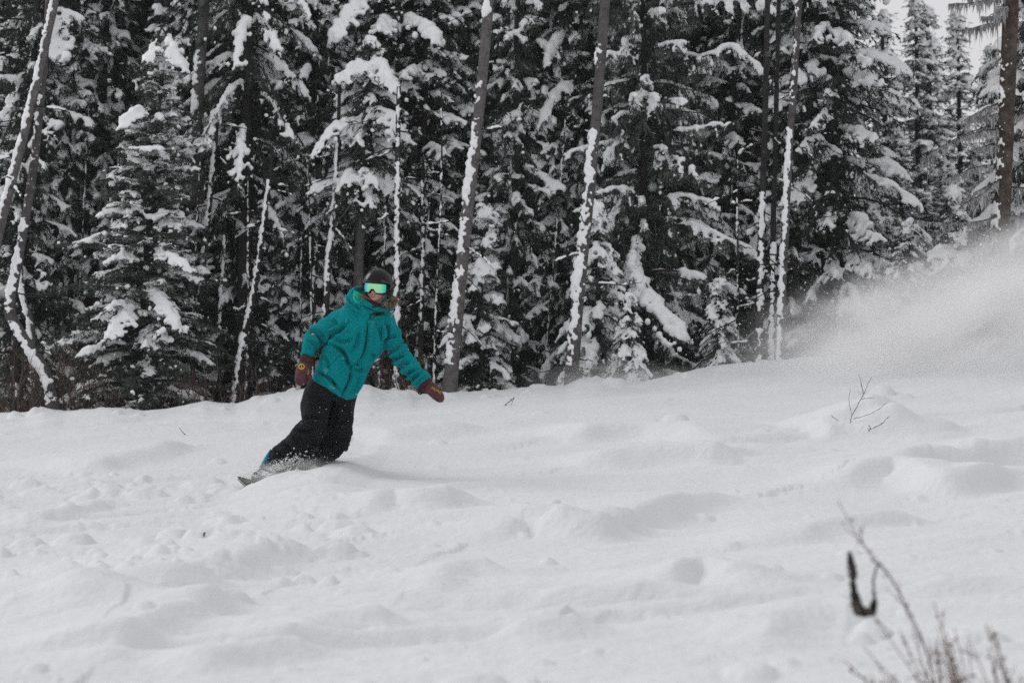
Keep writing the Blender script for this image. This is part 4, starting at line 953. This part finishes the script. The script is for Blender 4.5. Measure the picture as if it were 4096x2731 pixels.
# --- mitts
def mitt(rows, thumb, cuff, n):
    g = MB(); q = np.array([[*Q(a, b, c), w * MP, dp] for a, b, c, w, dp in rows]); q = resample(q, 24)
    g.add(*loft(q[:, :3], q[:, 3], q[:, 4], 22))
    c, r_ = chain(thumb, .3); g.add(*blobs(c, r_, ICO2))
    v, f = g.arrays(); v, f, nn = remesh(v, f, .005, 3); v = v + nn * (.0025 * pn(v * 30) + .0015 * pn(v * 60))[:, None]
    m = obj('mitt', make_mesh('mitt', v, f, [M['glove']]), person)
    q = np.array([[*Q(a, b, c), w * MP, dp] for a, b, c, w, dp in cuff]); q = resample(q, 12)
    cv, cf = loft(q[:, :3], q[:, 3], q[:, 4], 22); obj('mitt_cuff', make_mesh('mitt_cuff', cv, cf, [M['glove_cuff']]), m)
    return m, BVHTree.FromPolygons([tuple(x) for x in v], [tuple(x) for x in f.tolist()])
mL, mL_b = mitt([(1228, 1446, -.12, 26, .038), (1218, 1468, -.13, 31, .040), (1212, 1495, -.14, 31, .038), (1205, 1522, -.145, 27, .034), (1202, 1538, -.145, 17, .022), (1201, 1543, -.145, 4, .008)],
    [(1226, 1470, -.17, .014), (1236, 1492, -.185, .016), (1241, 1512, -.185, .014), (1240, 1524, -.18, .010)], [(1229, 1424, -.12, 26, .042), (1227, 1438, -.12, 29, .046), (1225, 1450, -.12, 29, .046), (1224, 1457, -.122, 26, .043)], 1)
mR, mR_b = mitt([(1698, 1532, -.15, 24, .034), (1716, 1546, -.16, 25, .036), (1736, 1566, -.17, 25, .036), (1754, 1585, -.18, 22, .033), (1766, 1600, -.185, 15, .022), (1771, 1607, -.185, 4, .008)],
    [(1706, 1560, -.185, .012), (1724, 1576, -.205, .014), (1740, 1585, -.215, .013), (1750, 1590, -.215, .009)], [(1688, 1522, -.15, 29, .044), (1697, 1531, -.15, 30, .045), (1706, 1540, -.155, 29, .044), (1711, 1545, -.157, 25, .040)], 2)
def print_text(txt, bvh, cx, cy, h, ang, mt, parent, name, off=.0025):
    cu_ = bpy.data.curves.new('t', 'FONT'); cu_.body = txt; cu_.align_x = 'CENTER'; cu_.align_y = 'CENTER'; cu_.size = 1.35
    to = bpy.data.objects.new('t', cu_); S.collection.objects.link(to)
    me = bpy.data.meshes.new_from_object(to.evaluated_get(bpy.context.evaluated_depsgraph_get()))
    bpy.data.objects.remove(to); bpy.data.curves.remove(cu_)
    ca, sa = math.cos(math.radians(ang)), math.sin(math.radians(ang))
    for v in me.vertices:
        x, y = v.co.x * h, -v.co.y * h; hpt, d = cast(bvh, cx + x * ca - y * sa, cy + x * sa + y * ca)
        if hpt is None: hpt, _ = cast(bvh, cx, cy)
        if hpt is None: return None
        v.co = hpt - d * off
    me.name = name; me.materials.clear(); me.materials.append(M[mt]); return obj(name, me, parent)
print_text('HOWL', mR_b, 1746, 1561, 11, 30, 'yellow', mR, 'mitt_lettering')
print_text('HOWL', mL_b, 1233, 1487, 6, 100, 'yellow', mL, 'mitt_lettering')
th = np.linspace(0, 2 * np.pi, 25)
ec = cpx(480, 731)
v1, f1 = ribbon(mL_b, [(ec[0] + 11 * math.cos(t), ec[1] + 10 * math.sin(t)) for t in th], 4.5, .003, 40)
v2, f2 = ribbon(mL_b, [(ec[0] - 1, ec[1] - 9), (ec[0], ec[1]), (ec[0] + 1, ec[1] + 5)], 4, .0032, 8)
eb = MB(); eb.add(v1, f1); eb.add(v2, f2)
v3, f3 = ribbon(mL_b, [(ec[0] - 8, ec[1] + 6), (ec[0], ec[1] + 9), (ec[0] + 8, ec[1] + 5)], 5, .0034, 8); eb.add(v3, f3)
obj('mitt_emblem', eb.mesh('mitt_emblem', M['yellow']), mL)
c, r_ = chain([(1680, 1540, -.15, .004), (1672, 1556, -.15, .004), (1674, 1572, -.15, .005), (1684, 1576, -.15, .005), (1688, 1566, -.15, .004)], .6)
obj('wrist_leash', make_mesh('wrist_leash', *blobs(c, r_, ICO1), [M['rubber']]), mR)

# --- helmet (built in the head frame)
def hobj(name, me, parent=None):
    o = obj(name, me, person if parent is None else parent)
    if parent is None: o.matrix_local = HM
    return o
def shell(rx, ry, rz, off=0.0):
    na, nr = 56, 16; az = np.arange(na) * 2 * np.pi / na; v = []
    fr = np.cos(az)                                          # 1 at the front (-y), -1 at the back
    low = np.where(fr > .35, .022, np.where(fr < -.3, -.058, 0)); mid = (fr <= .35) & (fr >= -.3)
    k = np.clip((.35 - fr) / .22, 0, 1); low = .022 - .082 * (k * k * (3 - 2 * k)) ; low = np.where(fr < -.5, -.052, low)
    tmax = np.arccos(np.clip(low / rz, -.9, .9))
    for i in range(nr + 1):
        t = tmax * i / nr
        v.append(np.stack([np.sin(t) * np.sin(az) * (rx + off), -np.sin(t) * np.cos(az) * (ry + off), np.cos(t) * (rz + off)], 1))
    v = np.concatenate(v); i = np.arange(nr)[:, None] * na; j = np.arange(na)[None]; j2 = (j + 1) % na
    return v, np.stack([i + j, i + na + j, i + na + j2, i + j2], -1).reshape(-1, 4), na, nr
v, f, na, nr = shell(.1085, .128, .127); v2, f2, _, _ = shell(.1085, .128, .127, -.014)
n0 = len(v); rim = np.stack([nr * na + np.arange(na), n0 + nr * na + np.arange(na), n0 + nr * na + (np.arange(na) + 1) % na, nr * na + (np.arange(na) + 1) % na], 1)
helmet = hobj('helmet', make_mesh('helmet', np.concatenate([v, v2]), np.concatenate([f, f2[:, ::-1] + n0, rim]), [M['helmet']]))
edge = v[nr * na:(nr + 1) * na]; loop = np.concatenate([edge, edge[:1]]); tvv, tff = tube(loop, .0045, 8, False); obj('helmet_rim', make_mesh('helmet_rim', tvv, tff, [M['helmet']]), helmet)
azb = np.linspace(-1.25, 1.25, 30); vb = []
for o_, z_ in ((0, .026), (.016, .020), (.020, .016), (.014, .012), (0, .014)):
    k = np.clip(np.cos(azb) * 1.4 - .3, 0, 1)[:, None]
    vb.append(np.stack([np.sin(azb) * .107, -np.cos(azb) * .1265, np.full(30, z_)], 1) + np.stack([np.sin(azb), -np.cos(azb), np.zeros(30)], 1) * o_ * k)
vb = np.concatenate(vb); i = np.arange(4)[:, None] * 30; j = np.arange(29)[None]
obj('helmet_brim', make_mesh('helmet_brim', vb, np.stack([i + j, i + j + 1, i + 30 + j + 1, i + 30 + j], -1).reshape(-1, 4), [M['helmet']]), helmet)
for sx in (-1, 1): obj('ear_pad', make_mesh('ear_pad', ICO3[0] * np.array((.018, .042, .045)) + np.array((sx * .088, .008, -.052)), ICO3[1], [M['rubber']]), helmet)
hv = hp(v); h_bvh = BVHTree.FromPolygons([tuple(x) for x in hv], [tuple(x) for x in f.tolist()])
t = print_text('bern', h_bvh, *cpx(1003, 197), 10, 18, 'red_print', None, 'helmet_lettering')
if t:
    t.parent = helmet; t.matrix_parent_inverse = Matrix.Identity(4); inv = HM.inverted()
    for q in t.data.vertices: q.co = inv @ q.co
# --- goggles
def visor(rx, ry, amax, ztop, zbot, notch, nz=10, na_=44):
    az = np.linspace(-amax, amax, na_); v = []
    e = np.clip((amax - abs(az)) / .22, 0, 1) ** .5
    bot = zbot + notch * np.exp(-(az / .24) ** 4) + .012 * (1 - e); top = ztop - .010 * (1 - e)
    for i in range(nz):
        t = i / (nz - 1); z = bot + (top - bot) * t; bul = 1 + .03 * math.sin(math.pi * t)
        v.append(np.stack([np.sin(az) * rx * bul, -np.cos(az) * ry * bul, z], 1))
    v = np.concatenate(v); i = np.arange(nz - 1)[:, None] * na_; j = np.arange(na_ - 1)[None]
    return v, np.stack([i + j, i + j + 1, i + na_ + j + 1, i + na_ + j], -1).reshape(-1, 4), na_, nz
def solid(name, v, f, th_, mt, parent):
    me = make_mesh(name, v, f, [M[mt]]); o = hobj(name, me, parent); m = o.modifiers.new('thickness', 'SOLIDIFY'); m.thickness = th_; m.offset = -1; return o
v, f, _, _ = visor(.0905, .1135, 1.22, .026, -.068, .028); goggles = solid('goggles', v, f, .022, 'rubber', None)
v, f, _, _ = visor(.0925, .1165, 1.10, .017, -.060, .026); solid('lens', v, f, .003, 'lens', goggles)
for s0 in (-1, 1):
    az = np.linspace(1.15, 2.9, 20) * s0; vs = np.concatenate([np.stack([np.sin(az) * np.interp(abs(az), [1.15, 1.6], [.092, .113]), -np.cos(az) * np.interp(abs(az), [1.15, 1.6], [.115, .132]), np.full(20, z_)], 1) for z_ in (-.038, -.006)])
    j = np.arange(19); fs = np.stack([j, j + 1, 20 + j + 1, 20 + j], 1); solid('goggle_strap', vs, fs, .003, 'rubber', goggles)

# --- neck warmer and hair
q = np.array([[*Q(a, b, c), w * MP, dp] for a, b, c, w, dp in [(1498, 1246, -.01, 46, .085), (1502, 1226, -.02, 47, .088), (1507, 1217, -.02, 44, .080), (1509, 1212, -.02, 41, .074)]])
q = resample(q, 14); nv_, nf_ = loft(q[:, :3], q[:, 3], q[:, 4], 26); obj('neck_warmer', make_mesh('neck_warmer', nv_, nf_, [M['rubber']]), person)
hb = MB(); r = rs(5)
for (cx, cy, d0, sx, sy, n) in ((1568, 1205, -.05, 24, 20, 150), (1550, 1212, -.08, 14, 12, 60), (1461, 1192, -.055, 9, 13, 46)):
    for i in range(n):
        a = Q(cx + r.normal(0, sx * .40), cy + r.normal(0, sy * .40), d0 + r.normal(0, .022)); u_ = unit(r.normal(size=3) + np.array((.5 if cx > 1500 else -.2, 0, -.35))); L = r.uniform(.02, .055); tt = np.linspace(0, 1, 12)
        e1 = unit(np.cross(u_, r.normal(size=3))); e2 = np.cross(u_, e1); ph = r.uniform(0, 6.28); R_ = r.uniform(.003, .008); tw = r.uniform(6, 12)
        P = a + tt[:, None] * u_ * L + R_ * (np.cos(tt * tw + ph)[:, None] * e1 + np.sin(tt * tw + ph)[:, None] * e2)
        hb.add(*tube(P, np.linspace(.0028, .0012, 12), 4, False))
obj('hair', hb.mesh('hair', M['hair']), person, kind='stuff')

# --- boots
def boot(rows_leg, rows_foot, mt, nm='boot'):
    g = MB(); g.add(*lo(rows_leg, 22)); g.add(*lo(rows_foot, 22, 2.6))
    v, f = g.arrays(); v, f, nn = remesh(v, f, .006, 3); v = v + nn * (.003 * pn(v * 24))[:, None]
    o = obj(nm, make_mesh(nm, v, f, [M[mt]]), person); return o, BVHTree.FromPolygons([tuple(x) for x in v], [tuple(x) for x in f.tolist()])
bF, bF_b = boot([(1108, 1838, -.02, 46, .085), (1090, 1862, -.02, 44, .08), (1074, 1888, -.03, 42, .075), (1062, 1910, -.04, 38, .07)],
    [(1128, 1925, .06, 20, .05), (1085, 1912, .0, 30, .06), (1045, 1908, -.06, 30, .06), (1020, 1914, -.09, 22, .045), (1008, 1918, -.10, 8, .02)], 'boot')
band('boot_tongue', bF_b, [cpx(277, 1268), cpx(262, 1300), cpx(248, 1330), cpx(240, 1352)], (8, 14, 14, 8), 'tongue', bF, .010, 20)
v = np.array([Q(*p) for p in ((1084, 1800, -.04), (1072, 1822, -.05), (1060, 1845, -.06), (1053, 1862, -.065))]); q = resample(v, 14)
obj('boot_cuff', make_mesh('boot_cuff', *loft(q, np.interp(np.linspace(0, 1, 14), [0, .5, 1], [5, 9, 5]) * MP, np.full(14, .035), 14), [M['tongue']]), bF)
band('boot_strap', bF_b, [cpx(225, 1365), cpx(262, 1378), cpx(300, 1395)], 7, 'boot_dark', bF, .008, 16)
band('boot_strap', bF_b, [cpx(195, 1400), cpx(230, 1418), cpx(265, 1430)], 7, 'boot_dark', bF, .008, 16)
bR, bR_b = boot([(1240, 1848, .20, 34, .08), (1246, 1864, .19, 34, .08), (1252, 1882, .18, 34, .08)],
    [(1250, 1895, .26, 18, .05), (1262, 1884, .18, 26, .05), (1285, 1870, .08, 20, .05), (1300, 1862, .03, 10, .03)], 'boot_dark')
# powder thrown on to the boot and trouser legs
pw = MB(); r = rs(77)
for i in range(800):
    u_ = r.uniform(0, 1); x = 1030 + 190 * u_ + r.normal(0, 16); y = 1912 - 62 * u_ - abs(r.normal(0, 20)); b_ = bF_b if r.uniform() < .5 else t_bvh
    h1, d = cast(bF_b, x, y); h2, _ = cast(t_bvh, x, y)
    h_ = h1 if h2 is None or (h1 is not None and h1[1] < h2[1]) else h2
    if h_ is None: continue
    s_ = np.clip(r.lognormal(-5.9, .5), .0012, .007); pw.add(*blobs([h_ - d * s_ * .1], [[s_ * r.uniform(.8, 2.2), s_ * .7, s_ * r.uniform(.6, 1.1)]], ICO1))
for i in range(70):
    x, y = r.uniform(1090, 1420), r.uniform(1240, 1840); b_ = j_bvh if y < 1600 else t_bvh; h_, d = cast(b_, x, y)
    if h_ is not None: pw.add(*blobs([h_ - d * .002], [r.uniform(.0015, .0034)], ICO1))
obj('clinging_snow', pw.mesh('clinging_snow', M['snow_tree']), person, kind='stuff')

# --- snowboard, mostly buried
sb = MB(); ln, wd = 1.46, .28; s_ = np.linspace(-.5, .5, 61)
half = wd / 2 * np.clip(1 - (np.clip(abs(s_) - .38, 0, 1) / .12) ** 2.2, 0.02, 1) ** .5 * (1 - .10 * np.cos(s_ * np.pi))
lift = .055 * np.clip((abs(s_) - .37) / .13, 0, 1) ** 2
rows = []
for th_ in (0, -.012):
    for k in (-1, -.5, 0, .5, 1): rows.append(np.stack([s_ * ln, half * k, lift + th_], 1))
v = np.stack(rows, 1); m = 61
f = []
for i in range(60):
    for k in range(4):
        a = i * 10 + k; f.append((a, a + 1, a + 11, a + 10)); b = a + 5; f.append((b, b + 10, b + 11, b + 1))
    for k, o_ in ((0, 1), (4, -1)): a = i * 10 + k; f.append((a, a + 10, a + 15, a + 5) if k == 0 else (a, a + 5, a + 15, a + 10))
v = v.reshape(-1, 3)
nose = W(951, 1914, RIDER_Y - .22); hx, hy = math.cos(math.radians(28)) * ln, math.sin(math.radians(28)) * ln
ex_ = unit(np.array((hx, hy, gz(nose[0] + hx, nose[1] + hy) - .22 - (nose[2] - .05)))); ey_ = unit(np.cross(np.array((0, 0, 1.0)), ex_)); ey_ = unit(ey_ + UP * .42); ez_ = np.cross(ex_, ey_)
R3 = np.stack([ex_, ey_, ez_], 1)
org = nose - R3 @ np.array((-.5 * ln, 0, .05))
bmx = Matrix(((*R3[0], org[0]), (*R3[1], org[1]), (*R3[2], org[2]), (0, 0, 0, 1)))
board = obj('snowboard', make_mesh('snowboard', v, np.array(f), [M['board']])); board.matrix_world = bmx
tag(board, 'snowboard buried in powder, only its upturned dark nose showing ahead of the front boot', 'snowboard')
ed = np.concatenate([np.stack([s_ * ln, half * 1.01, lift - .003], 1), np.stack([s_ * ln, -half * 1.01, lift - .003], 1)[::-1]]); ed = np.concatenate([ed, ed[:1]])
ev, ef = tube(ed, .0035, 6, False); obj('steel_edge', make_mesh('steel_edge', ev, ef, [M['edge']]), board)
for sx in (-.24, .22):
    bb = MB(); bb.add(*tube(np.array([(sx, -.12, .01), (sx, .12, .01)]), .05, 10)); tt = np.linspace(-1.4, 1.4, 12)
    bb.add(*tube(np.stack([sx + .07 * np.sin(tt), .10 + .03 * np.cos(tt), np.full(12, .16) - .1 * abs(tt) / 1.4], 1), .012, 6)); obj('binding', bb.mesh('binding', M['boot_dark']), board)
# ------------------------------------------------------------------ twigs, weeds and sticks in the snow
def stick(name, stems, label, mt='twig', cat='twig', nubs=True, seed=3):
    """stems: list of (list of world points, r0, r1); each stem is a part of the twig"""
    base = np.asarray(stems[0][0][0], float); e = empty(name, base); r = rs(seed)
    for pts, r0, r1 in stems:
        P = resample(np.asarray(pts, float) - base, 4 * len(pts)); n = len(P); P[1:-1] += r.normal(0, min(r0 * .6, .003), (n - 2, 3))
        b = MB(); b.add(*tube(P, np.linspace(r0, r1, n) * (1 + .15 * r.normal(size=n)), 6))
        if nubs:
            for i in range(2, n, 3): b.add(*blobs([P[i] + r.normal(0, r0 * .6, 3)], [max(r1, r0 * .7) * 1.7], ICO1))
        obj('stem', b.mesh('stem', M[mt]), e)
    return tag(e, label, cat)
def flat(pts, Y, dys=None): return [V(x, y, Y + (dys[i] if dys else 0)) for i, (x, y) in enumerate(pts)]
p0 = pix_snow(1955, 972); Y0 = p0[1] + .02
stick('bare_sapling', [(flat([(1953, 972), (1958, 952), (1978, 916), (1986, 900), (2002, 866)], Y0, (0, 0, .05, .05, .1)), .0034, .0016),
    (flat([(1957, 954), (1950, 920), (1953, 893)], Y0, (0, .05, .05)), .0022, .0013), (flat([(1983, 905), (1978, 880), (1972, 860)], Y0 + .05, (0, .05, .08)), .0028, .0016),
    (flat([(1978, 916), (2008, 913)], Y0 + .05, (0, .08)), .0024, .0015), (flat([(1962, 962), (1990, 953), (2015, 942), (2036, 925)], Y0, (0, -.05, -.1, -.1)), .0026, .0014),
    (flat([(1925, 966), (1908, 953)], Y0), .0028, .0018)], 'leafless forked sapling poking out of the snow mound on the right', cat='sapling')
p0 = pix_snow(1998, 988); stick('bare_twig', [(flat([(1996, 990), (1999, 985), (2020, 976), (2044, 955)], p0[1] - .03), .0036, .002), (flat([(1999, 985), (1996, 975)], p0[1] - .03), .0022, .002)],
    'short bent twig at the near foot of the snow mound, below the forked sapling')
p0 = pix_snow(1160, 930); stick('broken_twig', [(flat([(1159, 931), (1170, 922), (1180, 914)], p0[1] - .02), .005, .004), (flat([(1180, 914), (1172, 934)], p0[1] - .02), .003, .0015)],
    'broken twig folded in two on the snow right of the snowboarder\'s mitt')
p0 = pix_snow(421, 998); stick('bent_twig', [(flat([(425, 998), (418, 990), (412, 982)], p0[1] - .02), .004, .002)], 'tiny bent twig on the snow left of the snowboarder', nubs=False)
p0 = pix_snow(468, 1230); stick('twig_stub', [(flat([(468, 1231), (470, 1222)], p0[1] - .02), .006, .005)], 'dark twig stub sticking up in the snow below the board nose', nubs=False)
r = rs(64)
FW = 5.1
def weed(name, x0, y0, x1, y1, Y, n, label, spread=60, cat='weed', main=None):
    base = V(x0, y0, Y); e = empty(name, base)
    for i in range(n):
        xa = x0 + r.normal(0, spread * .25); xt = x1 + r.normal(0, spread); yt = y1 + abs(r.normal(0, (y0 - y1) * .3)); dy = r.normal(0, .12)
        if main and i < len(main): pts = flat(main[i], Y)
        else: pts = flat([(xa, y0), (xa * .6 + xt * .4 + r.normal(0, 5), y0 * .6 + yt * .4), (xt, yt)], Y, (dy, dy, dy * 1.5))
        P = resample(np.array(pts) - base, 16); r0 = r.uniform(.0015, .003); b = MB(); b.add(*tube(P, np.linspace(r0, .001, 16), 5))
        for k in range(4, 16, 3):
            L = r.uniform(.02, .07); d = unit(unit(P[min(k + 1, 15)] - P[k - 1]) + r.normal(0, .5, 3)); b.add(*tube(np.array([P[k], P[k] + d * L * .5, P[k] + d * L]), (.0014, .0011, .0007), 4))
        st = obj('stem', b.mesh('stem', M['weed']), e)
        bu = MB(); k = r.randint(6, 15, 7)
        bu.add(*blobs(P[k] + r.normal(0, .006, (7, 3)), r.uniform(.002, .0048, 7), ICO1)); obj('buds', bu.mesh('buds', M['weed_bud'], smooth=True), st, kind='stuff')
    return tag(e, label, cat)
leaning = weed('dry_weed', 2190, 1760, 2120, 1420, FW, 14, 'tall dry weed leaning left in the lower right corner', 80,
     main=[[(2190, 1760), (2130, 1500), (2085, 1400), (2040, 1320), (1990, 1265), (1925, 1150)], [(2185, 1760), (2135, 1520), (2090, 1420), (2050, 1330), (1985, 1250), (1975, 1210)]])
lb = np.array(leaning.location); r2 = rs(9)
for pts, r0, r1 in (([(2006, 1400), (1990, 1407), (1972, 1398), (1964, 1370), (1960, 1335), (1955, 1300), (1951, 1266)], .009, .0065), ([(2003, 1404), (2008, 1385), (2009, 1372)], .009, .004), ([(2009, 1376), (2006, 1340), (2011, 1310), (2020, 1293)], .0028, .002)):
    P = resample(np.array(flat(pts, FW)) - lb, 30); P[1:-1] += r2.normal(0, .0012, (28, 3))
    v, f = tube(P, (np.interp(np.linspace(0, 1, 30), [0, .12, .3, .45, .6, .75, .9, 1], [.009, .011, .016, .013, .009, .012, .009, .004]) if r0 == .009 and len(pts) > 4 else np.linspace(r0 * 1.3, r1, 30)) * (1 + .25 * pn(np.stack([np.linspace(0, 7, 30), np.full(30, r0 * 900), np.zeros(30)], 1)) * 1.6 + .12 * r2.normal(size=30)).clip(.45, 1.7), 8); obj('broken_stem', make_mesh('broken_stem', v, f, [M['burnt']]), leaning, label='blackened broken stem dangling in a hook')
weed('dry_weed', 2270, 1770, 2190, 1370, FW - .1, 14, 'dense brown weed clump right of the leaning weed', 85)
weed('dry_weed', 2370, 1790, 2300, 1400, FW - .25, 10, 'sparse dry weed at the very corner of the picture', 90)
weed('dry_weed', 2040, 1770, 1990, 1510, FW, 7, 'short faint weed stems at the left of the weed clumps', 35)
weed('grass_stalks', 1240, 1790, 1232, 1500, 4.9, 4, 'few blurred dry stalks at the bottom edge near the middle', 28, 'grass')

# --- leafless brush along the edge of the wood
def brush(x, Y, w, h, n, label, seed):
    rr = rs(seed); base = foot(x, Y); e = empty('leafless_brush', base)
    for i in range(n):
        b = MB(); a = rr.uniform(0, 6.28); P = np.array((rr.normal(0, w * .35), rr.normal(0, .2), 0.0)); d = unit(np.array((rr.normal(0, .45), rr.normal(0, .3), 1.0))); L = h * rr.uniform(.5, 1.1); pts = [P]
        for k in range(6): d = unit(d + rr.normal(0, .16, 3)); P = P + d * L / 6; pts.append(P)
        pts = np.array(pts); b.add(*tube(pts, np.linspace(.006, .002, 7), 4))
        for k in range(7):
            j = rr.randint(1, 6); dd = unit(unit(pts[j + 1] - pts[j]) + rr.normal(0, .6, 3)); l2 = L * rr.uniform(.12, .4); b.add(*tube(np.array([pts[j], pts[j] + dd * l2 * .5, pts[j] + dd * l2 + rr.normal(0, .03, 3)]), (.003, .002, .001), 3))
        obj('stem', b.mesh('stem', M['twig']), e)
    return tag(e, label, 'shrub')
for i, (x, Y, w, h, n, lab) in enumerate([(30, 22.9, .5, 1.1, 34, 'thick leafless brush in front of the crooked trunk at the left edge'), (160, 22.9, .6, .9, 26, 'leafless brush between the crooked trunk and the full green fir'),
        (95, 23.4, .7, 1.4, 24, 'tall thin leafless brush behind the crooked trunk'), (470, 22.9, .6, .55, 30, 'low brown brush right of the foot of the full green fir'),
        (590, 23.1, .5, .5, 18, 'low brown brush just left of the snowboarder\'s hanging mitt'), (900, 23.0, .4, .6, 16, 'low leafless brush behind the snowboarder\'s waist'), (960, 23.0, .4, .6, 16, 'low leafless brush behind the snowboarder\'s outstretched arm'), (215, 23.0, .5, .6, 18, 'low brush at the left foot of the full green fir')]):
    brush(x, Y, w, h, n, lab, 300 + i)

# --- falling snowflakes
r = rs(2024); n = 2600; Yf = r.uniform(3.0, 23.0, n) ; Yf = 3 + 20 * r.uniform(0, 1, n) ** .55
fx = r.uniform(-150, 2500, n); fy = r.uniform(-80, 1500, n)
c = np.array([V(a, b, y) for a, b, y in zip(fx, fy, Yf)]); ok = c[:, 2] > np.array([ground_base(np.array([p[0]]), np.array([p[1]]))[0] for p in c]) + .05
c, Yf = c[ok], Yf[ok]; rad = r.lognormal(-6.15, .35, len(c)).clip(.0012, .0045)
oct_v = np.array([(1, 0, 0), (-1, 0, 0), (0, 1, 0), (0, -1, 0), (0, 0, 1), (0, 0, -1.0)]); oct_f = np.array([(0, 2, 4), (2, 1, 4), (1, 3, 4), (3, 0, 4), (2, 0, 5), (1, 2, 5), (3, 1, 5), (0, 3, 5)])
fl = obj('falling_snow', make_mesh('falling_snow', *blobs(c, rad, (oct_v, oct_f)), [M['snow_tree']])); tag(fl, 'fine snowflakes drifting through the air before the dark wood', 'snowflakes', kind='stuff')

# --- grains of blown powder
def grains(name, parts, label, seed):
    rg = rs(seed); cc, rr_ = [], []
    for (x, y, Y, sx, sy, sY, n, r0) in parts:
        for _ in range(n):
            p = W(x + rg.normal(0, sx), y + rg.normal(0, sy), Y + rg.normal(0, sY))
            if p[2] > ground_base(np.array([p[0]]), np.array([p[1]]))[0] + .03: cc.append(p); rr_.append(r0 * rg.lognormal(0, .4))
    o = obj(name, make_mesh(name, *blobs(np.array(cc), np.array(rr_), (oct_v, oct_f)), [M['snow_tree']])); return tag(o, label, 'snow grains', kind='stuff')
grains('powder_grains', [(3950, 1180, 20.5, 260, 140, .9, 2600, .0040), (3500, 1330, 21.2, 300, 90, .6, 1900, .0035), (2450, 1520, 22.3, 160, 40, .3, 500, .003)], 'blowing grains of powder around the powder cloud on the right', 12)
grains('spray_grains', [(1110, 1880, RIDER_Y - .1, 70, 22, .12, 260, .0022), (1230, 1840, RIDER_Y, 60, 24, .15, 160, .0022), (1020, 1890, RIDER_Y - .1, 40, 22, .1, 120, .0022)], 'grains of snow flying up around the front boot', 13)

# --- powder hanging in the air on the right
def powder(name, center, radii, dens, scale, label, seed, edge=1.0, rot=0.0):
    m = bpy.data.materials.new(name); m.use_nodes = True; nt = m.node_tree; nt.nodes.clear()
    out = nt.nodes.new('ShaderNodeOutputMaterial'); vol = nt.nodes.new('ShaderNodeVolumePrincipled'); vol.inputs['Color'].default_value = (.997, .997, .998, 1); vol.inputs['Anisotropy'].default_value = .0
    tc = nt.nodes.new('ShaderNodeTexCoord'); ln_ = nt.nodes.new('ShaderNodeVectorMath'); ln_.operation = 'LENGTH'; nt.links.new(tc.outputs['Object'], ln_.inputs[0])
    nz = nt.nodes.new('ShaderNodeTexNoise'); nz.inputs['Scale'].default_value = scale; nz.inputs['Detail'].default_value = 5; nz.inputs['Distortion'].default_value = .4
    mp = nt.nodes.new('ShaderNodeMapping'); mp.inputs['Location'].default_value = (seed * 3.1, seed, 0); nt.links.new(tc.outputs['Object'], mp.inputs[0]); nt.links.new(mp.outputs[0], nz.inputs[0])
    fall = nt.nodes.new('ShaderNodeMapRange'); fall.interpolation_type = 'SMOOTHSTEP'; fall.inputs[1].default_value = 1.0; fall.inputs[2].default_value = 1 - edge; nt.links.new(ln_.outputs['Value'], fall.inputs[0])
    nr_ = nt.nodes.new('ShaderNodeMapRange'); nr_.inputs[1].default_value = .38; nr_.inputs[2].default_value = .68; nr_.inputs[3].default_value = .03; nr_.inputs[4].default_value = 1.6; nt.links.new(nz.outputs[0], nr_.inputs[0])
    mu = nt.nodes.new('ShaderNodeMath'); mu.operation = 'MULTIPLY'; nt.links.new(fall.outputs[0], mu.inputs[0]); nt.links.new(nr_.outputs[0], mu.inputs[1])
    m2 = nt.nodes.new('ShaderNodeMath'); m2.operation = 'MULTIPLY'; m2.inputs[1].default_value = dens; nt.links.new(mu.outputs[0], m2.inputs[0]); nt.links.new(m2.outputs[0], vol.inputs['Density']); nt.links.new(vol.outputs[0], out.inputs['Volume'])
    o = obj(name, make_mesh(name, ICO2[0], ICO2[1], [m])); o.location = center; o.scale = radii; o.rotation_euler = (0, rot, 0)
    return tag(o, label, 'powder cloud', kind='stuff')
powder('powder_cloud', V(2360, 745, 20.3), (3.1, 2.0, 1.3), 3.2, 2.6, 'bright cloud of powder snow hanging over the slope at the right edge', 1, .9, -.35)
powder('powder_cloud', V(2050, 770, 21.3), (2.2, 1.1, .9), 2.4, 3.0, 'thin powder veil drifting before the foot of the broad dark spruce', 2, .95, -.2)
powder('powder_cloud', V(1420, 875, 22.4), (1.3, .6, .28), 1.3, 2.0, 'faint powder puff drifting at the edge of the slope below the tiny fir', 3, .95)

powder('powder_spray', W(1120, 1893, RIDER_Y - .05), (.48, .28, .12), 8.0, 2.5, 'small spray of powder thrown up around the front boot', 5, .9, -.2)

# --- the thin snowy air itself
hz = np.array([(x, y, z) for x in (-45, 45) for y in (-12, 60) for z in (-9, 19)], float)
hf = np.array([(0, 1, 3, 2), (4, 6, 7, 5), (0, 4, 5, 1), (2, 3, 7, 6), (0, 2, 6, 4), (1, 5, 7, 3)])
hm = bpy.data.materials.new('haze'); hm.use_nodes = True; nt = hm.node_tree; nt.nodes.clear()
ho = nt.nodes.new('ShaderNodeOutputMaterial'); hv_ = nt.nodes.new('ShaderNodeVolumePrincipled'); hv_.inputs['Color'].default_value = (.97, .97, .99, 1); hv_.inputs['Density'].default_value = .0004; hv_.inputs['Anisotropy'].default_value = .1
nt.links.new(hv_.outputs[0], ho.inputs['Volume'])
haze = obj('haze', make_mesh('haze', hz, hf, [hm], smooth=False)); haze['kind'] = 'stuff'; haze['label'] = 'thin snowy haze filling the air over the slope and wood'; haze['category'] = 'haze'
